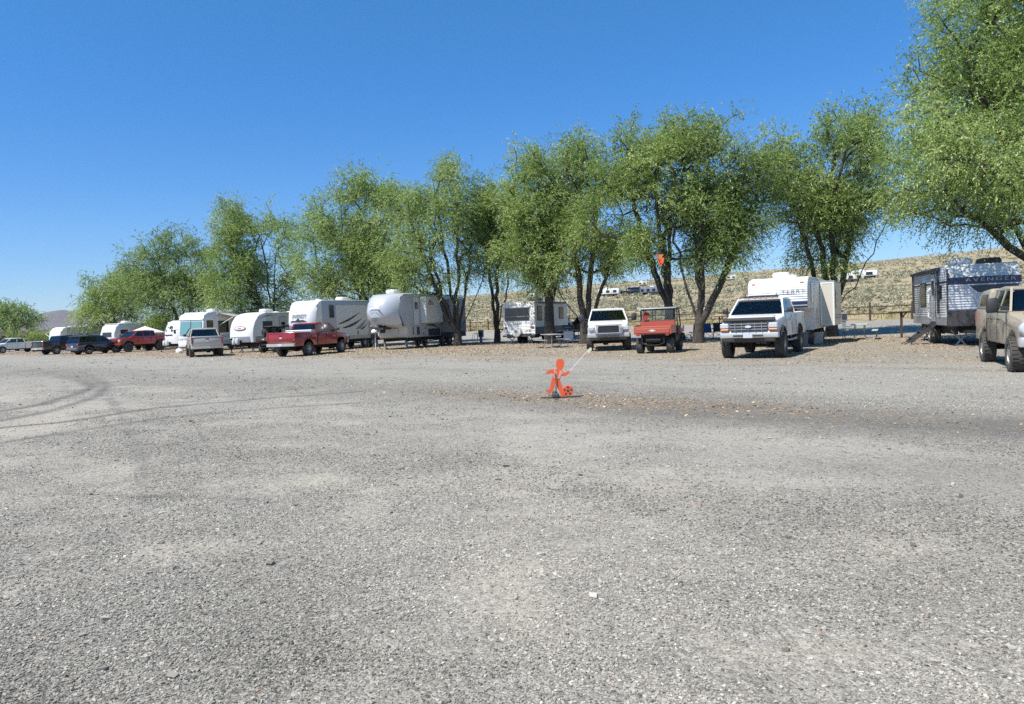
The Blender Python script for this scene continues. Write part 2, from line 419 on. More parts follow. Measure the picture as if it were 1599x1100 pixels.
def bark_mat():
    m, nt, b = newmat('rough_bark'); co = coords(nt)
    mp = nt.nodes.new('ShaderNodeMapping'); mp.inputs['Scale'].default_value = (1, 1, 0.25); nt.links.new(co, mp.inputs[0])
    n1 = noise(nt, mp.outputs[0], 16, 5, 0.7)
    nt.links.new(ramp(nt, n1.outputs[0], [(0.3, (0.022, 0.018, 0.015)), (0.55, (0.075, 0.062, 0.052)), (0.75, (0.14, 0.12, 0.10))]), b.inputs['Base Color'])
    b.inputs['Roughness'].default_value = 0.95
    bp = nt.nodes.new('ShaderNodeBump'); bp.inputs['Strength'].default_value = 0.8; bp.inputs['Distance'].default_value = 0.04
    nt.links.new(n1.outputs[0], bp.inputs['Height']); nt.links.new(bp.outputs[0], b.inputs['Normal'])
    return m
def leaf_mat(name, dark, mid, light, transl=0.35):
    m, nt, b = newmat(name); out = [n for n in nt.nodes if n.type == 'OUTPUT_MATERIAL'][0]
    at = nt.nodes.new('ShaderNodeAttribute'); at.attribute_name = 'tint'
    c = ramp(nt, at.outputs['Fac'], [(0.0, dark), (0.5, mid), (1.0, light)])
    nt.links.new(c, b.inputs['Base Color']); b.inputs['Roughness'].default_value = 0.42
    b.inputs['Specular IOR Level'].default_value = 0.45
    tr = nt.nodes.new('ShaderNodeBsdfTranslucent')
    tc = mixc(nt, 0.5, c, (0.22, 0.30, 0.04), 'MIX'); nt.links.new(tc, tr.inputs[0])
    mx = nt.nodes.new('ShaderNodeMixShader'); mx.inputs[0].default_value = transl
    nt.links.new(b.outputs[0], mx.inputs[1]); nt.links.new(tr.outputs[0], mx.inputs[2]); nt.links.new(mx.outputs[0], out.inputs[0])
    return m
M['bark'] = bark_mat()
M['leaf'] = leaf_mat('willow_leaves', (0.11, 0.17, 0.045), (0.31, 0.43, 0.12), (0.64, 0.72, 0.31), 0.48)
M['leaf_dark'] = leaf_mat('deep_green_leaves', (0.09, 0.15, 0.05), (0.23, 0.335, 0.10), (0.50, 0.59, 0.25), 0.48)
M['leaf_lime'] = leaf_mat('lime_green_leaves', (0.12, 0.18, 0.03), (0.20, 0.28, 0.05), (0.30, 0.38, 0.08))
def tint_mat(name, stops, rough=0.9):
    m, nt, b = newmat(name); at = nt.nodes.new('ShaderNodeAttribute'); at.attribute_name = 'tint'
    nt.links.new(ramp(nt, at.outputs['Fac'], stops), b.inputs['Base Color']); b.inputs['Roughness'].default_value = rough
    return m
M['sage'] = tint_mat('sagebrush_leaves', [(0.0, (0.13, 0.12, 0.07)), (0.3, (0.24, 0.24, 0.145)), (0.65, (0.35, 0.345, 0.245)), (0.9, (0.43, 0.40, 0.27)), (1.0, (0.46, 0.37, 0.22))])
M['stone'] = tint_mat('crushed_stone', [(0.0, (0.10, 0.092, 0.075)), (0.25, (0.215, 0.20, 0.167)), (0.6, (0.345, 0.322, 0.272)), (0.85, (0.47, 0.44, 0.375)), (0.96, (0.58, 0.545, 0.47)), (1.0, (0.35, 0.23, 0.15))], 0.8)
M['litter'] = tint_mat('dry_fallen_leaves', [(0.0, (0.16, 0.085, 0.035)), (0.4, (0.34, 0.20, 0.09)), (0.8, (0.52, 0.37, 0.18)), (1.0, (0.60, 0.52, 0.34))], 0.8)
M['drygrass'] = tint_mat('dry_grass_blades', [(0.0, (0.20, 0.22, 0.07)), (0.4, (0.36, 0.32, 0.15)), (1.0, (0.52, 0.43, 0.24))], 0.9)

def ground_mat():
    m, nt, b = newmat('gravel_and_dirt')
    co = coords(nt, 'Object')
    A = lambda n: (lambda a: (setattr(a, 'attribute_name', n), a.outputs['Fac'])[1])(nt.nodes.new('ShaderNodeAttribute'))
    dust, dark, hillf, litter, road = A('dust'), A('darkness'), A('hill'), A('litter'), A('road')
    # crushed stone in three sizes
    v1 = nt.nodes.new('ShaderNodeTexVoronoi'); v1.inputs['Scale'].default_value = 75; nt.links.new(co, v1.inputs['Vector'])
    v2 = nt.nodes.new('ShaderNodeTexVoronoi'); v2.inputs['Scale'].default_value = 24; nt.links.new(co, v2.inputs['Vector'])
    v3 = nt.nodes.new('ShaderNodeTexVoronoi'); v3.inputs['Scale'].default_value = 170; nt.links.new(co, v3.inputs['Vector'])
    s1 = nt.nodes.new('ShaderNodeSeparateColor'); nt.links.new(v1.outputs['Color'], s1.inputs[0])
    s2 = nt.nodes.new('ShaderNodeSeparateColor'); nt.links.new(v2.outputs['Color'], s2.inputs[0])
    s3 = nt.nodes.new('ShaderNodeSeparateColor'); nt.links.new(v3.outputs['Color'], s3.inputs[0])
    mixv = math_(nt, 'MULTIPLY_ADD', s1.outputs[0], 0.5, math_(nt, 'MULTIPLY_ADD', s2.outputs[0], 0.28, math_(nt, 'MULTIPLY', s3.outputs[0], 0.22)))
    stone = ramp(nt, mixv, [(0.15, (0.10, 0.092, 0.076)), (0.38, (0.24, 0.224, 0.188)), (0.6, (0.36, 0.336, 0.284)), (0.82, (0.51, 0.478, 0.41))])
    n_big = noise(nt, co, 0.35, 5, 0.6); n_mid = noise(nt, co, 2.2, 5, 0.65); n_fine = noise(nt, co, 28, 4, 0.7)
    # dusty fines
    dcol = ramp(nt, n_mid.outputs[0], [(0.3, (0.36, 0.318, 0.25)), (0.7, (0.45, 0.40, 0.32))])
    dcol = mixc(nt, math_(nt, 'MULTIPLY_ADD', s3.outputs[1], 0.5, 0.2), dcol, stone)
    df = math_(nt, 'MULTIPLY_ADD', n_fine.outputs[0], 1.3, -0.65)
    df = math_(nt, 'ADD', dust, math_(nt, 'MULTIPLY', df, 0.9), clamp=True)
    df = math_(nt, 'MULTIPLY', df, 1.0, clamp=True)
    n_t = noise(nt, co, 0.9, 6, 0.7, 0.4)
    stone = mixc(nt, math_(nt, 'MULTIPLY_ADD', n_t.outputs[0], 2.4, -0.85, clamp=True), mixc(nt, 0.5, stone, (0.17, 0.157, 0.132)), stone)
    col = mixc(nt, df, stone, dcol)
    # rolled pale road
    rcol = ramp(nt, n_mid.outputs[0], [(0.3, (0.37, 0.348, 0.297)), (0.7, (0.46, 0.434, 0.373))])
    rcol = mixc(nt, 0.5, rcol, stone)
    col = mixc(nt, math_(nt, 'MULTIPLY', road, 0.75), col, rcol)
    # damp or oily dark gravel
    dk = math_(nt, 'MULTIPLY', dark, math_(nt, 'MULTIPLY_ADD', n_mid.outputs[0], 1.2, 0.5), clamp=True)
    col = mixc(nt, dk, col, mixc(nt, 0.35, (0.115, 0.108, 0.10), stone))
    # specks of dry leaf crumbs
    v4 = nt.nodes.new('ShaderNodeTexVoronoi'); v4.inputs['Scale'].default_value = 17; nt.links.new(co, v4.inputs['Vector'])
    s4 = nt.nodes.new('ShaderNodeSeparateColor'); nt.links.new(v4.outputs['Color'], s4.inputs[0])
    spot = math_(nt, 'LESS_THAN', v4.outputs['Distance'], 0.42)
    pick = math_(nt, 'LESS_THAN', s4.outputs[0], math_(nt, 'MULTIPLY', litter, 1.1))
    lf = math_(nt, 'MULTIPLY', spot, pick)
    lcol = ramp(nt, s4.outputs[1], [(0.0, (0.22, 0.13, 0.07)), (0.6, (0.42, 0.28, 0.14)), (1.0, (0.55, 0.45, 0.30))])
    col = mixc(nt, math_(nt, 'MULTIPLY', lf, 0.75), col, lcol)
    col = mixc(nt, math_(nt, 'MULTIPLY', litter, math_(nt, 'MULTIPLY', n_mid.outputs[0], 0.42)), col, (0.37, 0.285, 0.185))
    # dry soil of the hillside
    hs = ramp(nt, n_big.outputs[0], [(0.3, (0.31, 0.24, 0.15)), (0.5, (0.39, 0.305, 0.19)), (0.72, (0.47, 0.37, 0.235))])
    n_h = noise(nt, co, 1.6, 4, 0.7)
    hs = mixc(nt, math_(nt, 'MULTIPLY_ADD', n_h.outputs[0], 1.8, -0.6, clamp=True), hs, (0.27, 0.25, 0.15))
    col = mixc(nt, hillf, col, hs)
    nt.links.new(col, b.inputs['Base Color']); b.inputs['Roughness'].default_value = 0.92
    b.inputs['Specular IOR Level'].default_value = 0.25
    # relief
    h1 = math_(nt, 'SUBTRACT', 0.6, v1.outputs['Distance']); h2 = math_(nt, 'SUBTRACT', 0.6, v2.outputs['Distance'])
    inv = math_(nt, 'SUBTRACT', 1.15, df, clamp=True)
    h = math_(nt, 'MULTIPLY_ADD', h1, 0.008, math_(nt, 'MULTIPLY', h2, 0.014))
    h = math_(nt, 'MULTIPLY', h, inv)
    h = math_(nt, 'ADD', h, math_(nt, 'MULTIPLY', n_fine.outputs[0], 0.010))
    h = math_(nt, 'ADD', h, math_(nt, 'MULTIPLY', n_mid.outputs[0], 0.04))
    bp = nt.nodes.new('ShaderNodeBump'); bp.inputs['Strength'].default_value = 1.0; bp.inputs['Distance'].default_value = 1.0
    nt.links.new(h, bp.inputs['Height']); nt.links.new(bp.outputs[0], b.inputs['Normal'])
    return m
M['ground'] = ground_mat()

# ------------------------------------------------------------------ ground sheet
def axis(lo, hi, step, far, grow=1.09):
    a = list(np.arange(lo, hi + 1e-6, step)); s = step; x = hi
    while x < far: s *= grow; x += s; a.append(x)
    s = step; x = lo; b = []
    while x > -far: s *= grow; x -= s; b.append(x)
    return np.array(b[::-1] + a)
def _pl(pts): return [tuple(ground_at(px, py))[:2] for px, py in pts]
TRACKS = [(_pl(p), w, k) for p, w, k in (
    ([(-60, 646), (0, 642), (60, 633), (118, 616), (146, 604), (122, 593), (60, 582), (10, 577)], 0.17, 1.0),
    ([(-60, 664), (0, 658), (80, 642), (150, 620), (168, 602), (132, 586), (70, 576)], 0.15, 0.8),
    ([(-60, 676), (0, 669), (100, 660), (240, 638), (420, 622), (560, 612)], 0.12, 1.0),
    ([(-60, 700), (0, 692), (120, 673), (260, 652), (430, 637), (560, 629)], 0.12, 0.8),
    ([(148, 600), (182, 640), (205, 690), (222, 740), (226, 800)], 0.045, 0.6),
    ([(155, 600), (192, 640), (218, 690), (238, 740)], 0.03, 0.5),
    ([(100, 600), (120, 640), (128, 690), (120, 740)], 0.04, 0.4),
    ([(60, 770), (220, 776), (400, 780)], 0.06, 0.7))]
SAND = [(_pl([(-20, 622), (110, 636), (60, 668), (-20, 680)]), 1.4, 1.0), (_pl([(140, 606), (190, 652)]), 0.5, 1.0), (_pl([(1250, 712), (1500, 722)]), 0.35, 0.5)]
def dline(X, Y, pts):
    D = np.full(np.shape(X), 1e9)
    for (ax, ay), (bx, by) in zip(pts[:-1], pts[1:]):
        vx, vy = bx - ax, by - ay; L2 = vx * vx + vy * vy
        t = np.clip(((X - ax) * vx + (Y - ay) * vy) / L2, 0, 1)
        D = np.minimum(D, np.hypot(X - ax - t * vx, Y - ay - t * vy))
    return D
def masks(X, Y):
    s = s_of(X, Y); u = u_of(X, Y)
    nA = fbm(u / 3.2, s / 1.2, 21, 5); nB = fbm(u / 14.0, s / 5.0, 33, 3); nC = fbm(X / 0.7, Y / 0.7, 44, 5)
    near = 1 - sstep(-54.0, -50.5, s)
    dust = (0.42 * sstep(0.34, 0.66, nA * 0.4 + nB * 0.1 + nC * 0.5) + 0.30 * sstep(0.50, 0.72, nA * 0.5 + nC * 0.5)) * near + 0.10 * near
    tr = np.zeros_like(X)
    for pts, w, k in TRACKS:
        d = dline(X, Y, pts) + (nC - 0.5) * 0.16
        tr = np.maximum(tr, np.exp(-(d / (w * 1.15)) ** 2) * k * (0.45 + 1.1 * fbm(X / 0.5, Y / 0.5, 71, 3)))
    for pts, w, k in SAND:
        d = dline(X, Y, pts)
        dust = np.maximum(dust, np.exp(-(d / w) ** 2) * k * (0.35 + 0.65 * sstep(0.3, 0.55, nA * 0.6 + nC * 0.4)))
    dust = dust * (1 - 0.7 * tr)
    bw = 1.15 + 0.5 * sstep(-3, 4, -u)
    band = np.exp(-((s + 51.5 + (nB - 0.5) * 2.0) / bw) ** 2) * sstep(-19, -9, -u) * (0.55 + 0.45 * sstep(-10, 2, -u))
    darkness = np.clip(band * (0.8 + 0.9 * nA) + tr * 0.95 + 0.35 * sstep(0.55, 0.75, nB) * near + 0.3 * sstep(0.55, 0.8, nA) * (1 - near), 0, 1)
    road = sstep(-50.5, -47.5, s + (nB - 0.5) * 3) * (1 - sstep(-43.0, -37.0, s + (nA - 0.5) * 7))
    road = np.maximum(road, 0.6 * np.exp(-((s + 55.0 + (nB - 0.5) * 3) / 1.7) ** 2))
    road = np.maximum(road, sstep(-22, -18, s) * 0.8)
    litter = sstep(-43.0, -35.5, s + (nA - 0.5) * 9 + (nC - 0.5) * 3) * (1 - sstep(-23, -16, s)) * (0.35 + 0.9 * sstep(0.3, 0.65, nA))
    lit2 = np.exp(-((s + 51.2) / 1.1) ** 2) * np.exp(-((u - 8.5) / 5.0) ** 2) * 0.75
    litter = np.clip(np.maximum(litter, lit2), 0, 1)
    hill = sstep(-1.8, 0.0, s + (nC - 0.5) * 1.5)
    return dust, darkness, road, litter, hill
xs = axis(-15, 13, 0.10, 9000, 1.08); ys = axis(1.5, 24, 0.10, 9000, 1.08)
GX, GY = np.meshgrid(xs, ys); gx = GX.ravel(); gy = GY.ravel()
gz = terrain(gx, gy)
gz = gz + (fbm(gx / 3.0, gy / 2.0, 12, 3) - 0.5) * 0.035 * (1 - sstep(14, 22, gy)) * sstep(-20, -14, -np.abs(gx))
nx, ny = len(xs), len(ys)
ii = (np.arange(ny - 1)[:, None] * nx + np.arange(nx - 1)[None, :]).ravel()
Q = np.stack([ii, ii + 1, ii + nx + 1, ii + nx], 1)
du, dk, rd, lt, hl = masks(gx, gy)
ground = np_mesh('ground', np.stack([gx, gy, gz], 1), Q, M['ground'], None, {'dust': du, 'darkness': dk, 'road': rd, 'litter': lt, 'hill': hl}, smooth=True)
tag(ground, kind='structure')
def gheight(x, y):
    z = terrain(x, y)
    return z + (fbm(x / 3.0, y / 2.0, 12, 3) - 0.5) * 0.035 * (1 - sstep(14, 22, y)) * sstep(-20, -14, -np.abs(x))

# far mountain at the left
def mountain():
    rng = np.random.default_rng(4)
    cx, cy, _ = at_depth(88, 520, 4200)
    xs = np.linspace(-3800, 3800, 120); ys = np.linspace(-900, 1400, 50)
    X, Y = np.meshgrid(xs, ys); X = X.ravel(); Y = Y.ravel()
    def pk(x0, w, h): return h * np.exp(-np.abs((X - x0) / w) ** 2.0)
    ridge = pk(0, 120, 52) + pk(10, 330, 62) + pk(260, 260, 36) + pk(-500, 500, 20) + 34 * np.exp(-(X / 2600) ** 2)
    Z = ridge * np.exp(-((Y - 100) / 480.0) ** 2) + (fbm(X / 160, Y / 160, 8, 4) - 0.5) * 22 * np.exp(-((Y - 100) / 500.0) ** 2) * (ridge / 120)
    V = np.stack([X + cx, Y + cy, Z - 6], 1)
    n = 120; ii = (np.arange(49)[:, None] * n + np.arange(n - 1)[None, :]).ravel()
    Q = np.stack([ii, ii + 1, ii + n + 1, ii + n], 1)
    m = rough_mat('dry_mountain_slope', (0.17, 0.13, 0.11), (0.10, 0.085, 0.08), 0.01, 0.95, 0.1)
    tag(np_mesh('mountain', V, Q, m, smooth=True), kind='structure')
mountain()

# ------------------------------------------------------------------ loose stones, fallen leaves, sagebrush
def scatter_stones():
    rng = np.random.default_rng(11)
    P = []
    # density falls smoothly with distance
    ye = np.linspace(2.6, 26, 400); dn = 15000 * np.minimum(1, (3.5 / ye) ** 2.5); w = 0.74 * ye + 2.5
    pdf = dn * 2 * w; N_ = int(np.trapezoid(pdf, ye)) if hasattr(np, 'trapezoid') else int(np.trapz(pdf, ye))
    cdf = np.cumsum(pdf); cdf /= cdf[-1]
    y = np.interp(rng.random(N_), cdf, ye); x = rng.uniform(-1, 1, N_) * (0.74 * y + 2.5)
    nb_ = 26000; ybig = 2.6 + 52 * rng.random(nb_) ** 0.75; xbig = rng.uniform(-1, 1, nb_) * (0.74 * ybig + 2.5)
    r = 0.0024 + 0.0062 * rng.random(N_) ** 3.4 + 0.00030 * (y - 3).clip(0, 12)
    rbig = (0.008 + 0.018 * rng.random(nb_) ** 4) * (1 + (ybig - 8).clip(0, 40) * 0.02)
    x = np.concatenate([x, xbig]); y = np.concatenate([y, ybig]); r = np.concatenate([r, rbig])
    d, dk, rd, lt, hl = masks(x, y)
    cl = fbm(x / 0.35, y / 0.35, 91, 3)
    big = r > 0.022
    patch = fbm(u_of(x, y) / 2.6, s_of(x, y) / 1.0, 131, 4)
    keep = rng.random(len(x)) < np.clip(1.05 - 0.95 * d - 0.5 * rd - 0.9 * dk + (cl - 0.5) * 1.6 + (patch - 0.5) * 2.0, 0.16, 1)
    keep &= (rng.random(len(x)) > 0.6) | ~big
    P = [np.stack([x[keep], y[keep], r[keep]], 1)]
    P = np.concatenate(P); n = len(P)
    base = np.array([[-1, -1, -1], [1, -1, -1], [1, 1, -1], [-1, 1, -1], [-1, -1, 1], [1, -1, 1], [1, 1, 1], [-1, 1, 1]], float) * 0.8
    V = base[None] + rng.uniform(-0.42, 0.42, (n, 8, 3))
    V *= (P[:, 2][:, None] * np.stack([rng.uniform(0.8, 1.5, n), rng.uniform(0.6, 1.1, n), rng.uniform(0.35, 0.75, n)], 1))[:, None, :]
    t = rng.uniform(0, 6.283, n); c, s_ = np.cos(t), np.sin(t)
    tl = rng.normal(0, 0.3, n); ct, st = np.cos(tl), np.sin(tl)
    x, y, z = V[..., 0], V[..., 1], V[..., 2]
    y, z = y * ct[:, None] - z * st[:, None], y * st[:, None] + z * ct[:, None]
    x, y = x * c[:, None] - y * s_[:, None], x * s_[:, None] + y * c[:, None]
    gz = gheight(P[:, 0], P[:, 1]) + P[:, 2] * 0.25
    V = np.stack([x + P[:, 0:1], y + P[:, 1:2], z + gz[:, None]], 2).reshape(-1, 3)
    Fc = np.array([(0, 3, 2, 1), (4, 5, 6, 7), (0, 1, 5, 4), (1, 2, 6, 5), (2, 3, 7, 6), (3, 0, 4, 7)])
    Qs = (Fc[None] + 8 * np.arange(n)[:, None, None]).reshape(-1, 4)
    tint = np.clip(rng.normal(0.56, 0.26, n), 0, 0.98); tint[rng.random(n) < 0.003] = 1.0
    md = masks(P[:, 0], P[:, 1])[1]; 
    tone = fbm(u_of(P[:, 0], P[:, 1]) / 3.4, s_of(P[:, 0], P[:, 1]) / 1.3, 171, 4)
    tint = np.where(tint < 0.99, np.clip((tint + (tone - 0.5) * 0.7 - 0.08) * (1 - 0.6 * md), 0, 0.98), tint)
    o = np_mesh('gravel', V, Qs, M['stone'], None, {'tint': np.repeat(tint, 8)})
    tag(o, 'loose grey crushed gravel lying over the open lot', 'gravel', kind='stuff')
scatter_stones()

def leaf_scatter():
    rng = np.random.default_rng(5)
    n = 110000
    s = rng.uniform(-42, -18, n); u = rng.uniform(-30, 110, n)
    s[:4000] = rng.normal(-51.2, 0.9, 4000); u[:4000] = rng.normal(9, 5, 4000)
    x, y = xy_of(u, s)
    d, dk, rd, lt, hl = masks(x, y)
    k = (rng.random(n) < lt) & (y > 6)
    x, y = x[k], y[k]; n = len(x)
    L = rng.uniform(0.02, 0.045, n) * np.clip(y / 34.0, 0.8, 1.3); W = L * rng.uniform(0.4, 0.8, n)
    t = rng.uniform(0, 6.28, n); a = np.stack([np.cos(t), np.sin(t), rng.normal(0, 0.25, n)], 1) * L[:, None]
    b = np.stack([-np.sin(t), np.cos(t), rng.normal(0, 0.35, n)], 1) * W[:, None]
    p = np.stack([x, y, gheight(x, y) + 0.012], 1)
    V = np.stack([p - a, p + b * 0.8, p + a, p - b], 1).reshape(-1, 3)
    Qs = np.arange(4 * n).reshape(-1, 4)
    o = np_mesh('fallen_leaves', V, Qs, M['litter'], None, {'tint': np.repeat(rng.random(n), 4)})
    tag(o, 'dry tan fallen leaves strewn over the gravel before the trees', 'fallen leaves', kind='stuff')
leaf_scatter()

def sagebrush():
    rng = np.random.default_rng(17)
    pts = []
    for (s0, s1, dens, r0, r1) in ((1.0, 60, 0.62, 0.32, 0.72), (60, 140, 0.34, 0.38, 0.85), (140, 240, 0.19, 0.45, 0.95), (240, 345, 0.15, 0.45, 0.95)):
        S0 = s1 + 63; u0 = -1.05 * S0; u1 = 1.9 * S0
        n = int((s1 - s0) * (u1 - u0) * dens)
        s = rng.uniform(s0, s1, n); u = rng.uniform(u0, u1, n)
        x, y = xy_of(u, s)
        t = x / np.maximum(y, 1)
        k = (y > 20) & (t < 0.86) & (t > -0.78)
        cl = fbm(u / 7.0, s / 7.0, 55, 3)
        k &= rng.random(n) < (0.35 + 0.65 * sstep(0.25, 0.6, cl)) * (1 - 0.45 * sstep(170, 330, s))
        k &= ~((s < 2.5) & (rng.random(n) < 0.6))
        x, y = x[k], y[k]
        r = r0 + (r1 - r0) * rng.random(len(x)) ** 1.5
        r = r * sstep(-2, 14, s[k]) ** 0.4
        pts.append(np.stack([x, y, r, s[k]], 1))
    P = np.concatenate(pts); 
    d = np.hypot(P[:, 0], P[:, 1])
    for (sel, kf, name_i) in ((d < 150, 60, 0), ((d >= 150), 20, 1)):
        Pp = P[sel]; n = len(Pp)
        # clumps of short upright sprigs on a dome
        ph = rng.uniform(0, 6.283, (n, kf)); ct = rng.uniform(0.0, 1.0, (n, kf)); st = np.sqrt(1 - ct ** 2)
        rr = rng.uniform(0.55, 1.0, (n, kf)) * (0.8 + 0.35 * np.sin(ph * 3 + rng.uniform(0, 6, (n, 1))))
        dirv = np.stack([st * np.cos(ph), st * np.sin(ph), ct], 2)
        sz = Pp[:, 2][:, None, None]
        c0 = dirv * rr[..., None] * sz * np.array([1, 1, 0.85])
        base = np.stack([Pp[:, 0], Pp[:, 1], terrain(Pp[:, 0], Pp[:, 1]) - 0.02], 1)[:, None, :]
        L = (0.17 if name_i == 0 else 0.34) * (0.6 + 0.8 * rng.random((n, kf, 1))) * (0.6 + 0.5 * sz)
        a = dirv + rng.normal(0, 0.5, (n, kf, 3)); a /= np.linalg.norm(a, axis=2, keepdims=True)
        b = np.cross(a, rng.normal(0, 1, (n, kf, 3))); b /= np.linalg.norm(b, axis=2, keepdims=True)
        p = base + c0
        V = np.stack([p - a * L * 0.5 , p + b * L * 0.42, p + a * L * 0.6, p - b * L * 0.42], 2).reshape(-1, 3)
        V[:, 2] = np.maximum(V[:, 2], -5)
        Qs = np.arange(len(V)).reshape(-1, 4)
        tb = np.clip(rng.normal(0.55, 0.2, (n, 1)), 0, 1); tb[rng.random(n) < 0.12] = 0.97; tb = np.clip(tb + 0.28 * sstep(110, 260, Pp[:, 3])[:, None], 0, 1)
        dead = sstep(120, 300, Pp[:, 3])[:, None] * 0.0
        tint = np.clip(tb + rng.normal(0, 0.13, (n, kf)), 0, 1)
        o = np_mesh('sagebrush', V, Qs, M['sage'], None, {'tint': np.repeat(tint.ravel(), 4)})
        tag(o, ('grey green sagebrush covering the lower slope behind the fence' if name_i == 0 else 'distant sagebrush dotting the upper hillside up to the skyline'), 'sagebrush', kind='stuff')
sagebrush()

def dry_grass():
    rng = np.random.default_rng(23)
    n = 26000
    s = np.abs(rng.normal(0, 1.6, n)) + 0.1; u = rng.uniform(-60, 190, n)
    n2 = 5000; s = np.concatenate([s, rng.uniform(-3, 5, n2)]); u = np.concatenate([u, rng.uniform(105, 150, n2)])
    x, y = xy_of(u, s); k = fbm(u / 5, s / 3, 66, 3) > 0.47
    x, y = x[k], y[k]; n = len(x)
    H = rng.uniform(0.15, 0.5, n); t = rng.uniform(0, 6.28, n); w = 0.035
    p = np.stack([x, y, terrain(x, y) - 0.02], 1)
    a = np.stack([np.cos(t), np.sin(t), 0 * t], 1) * w
    top = p + np.stack([rng.normal(0, 0.12, n), rng.normal(0, 0.12, n), H], 1)
    V = np.stack([p - a, p + a, top + a * 0.3, top - a * 0.3], 1).reshape(-1, 3)
    o = np_mesh('dry_grass', V, np.arange(4 * n).reshape(-1, 4), M['drygrass'], None, {'tint': np.repeat(rng.random(n), 4)})
    tag(o, 'dry yellow grass tufts along the foot of the rail fence', 'grass', kind='stuff')
dry_grass()

# ------------------------------------------------------------------ rail fence behind the pitches
def fence():
    P0 = -0.0
    root = thing('rail_fence', 'long dark two rail wooden fence between gravel road and sagebrush slope', 'fence', (0, 0, 0))
    us = np.arange(-33, 118, 3.05); rng = random.Random(3)
    prev = None
    for u in us:
        x, y = xy_of(np.array([u]), np.array([0.0])); x, y = float(x[0]), float(y[0])
        z = tz(x, y); h = 1.5 + rng.uniform(-0.06, 0.06)
        MB().tube([(x, y, z - 0.2), (x + rng.uniform(-.02, .02), y, z + h * 0.6), (x + rng.uniform(-.04, .04), y, z + h)], [0.085, 0.08, 0.07], 7).build('post', M['wood'], root)
        if prev:
            for hz in (0.58, 1.13):
                a = Vector((prev[0], prev[1], prev[2] + hz + rng.uniform(-.03, .03))); b = Vector((x, y, z + hz + rng.uniform(-.03, .03)))
                mid = (a + b) / 2 + Vector((0, 0, -0.02)); e = (b - a).normalized() * 0.15
                MB().tube([a - e, mid, b + e], [0.045, 0.05, 0.045], 6).build('rail', M['wood'], root)
        prev = (x, y, z)
fence()

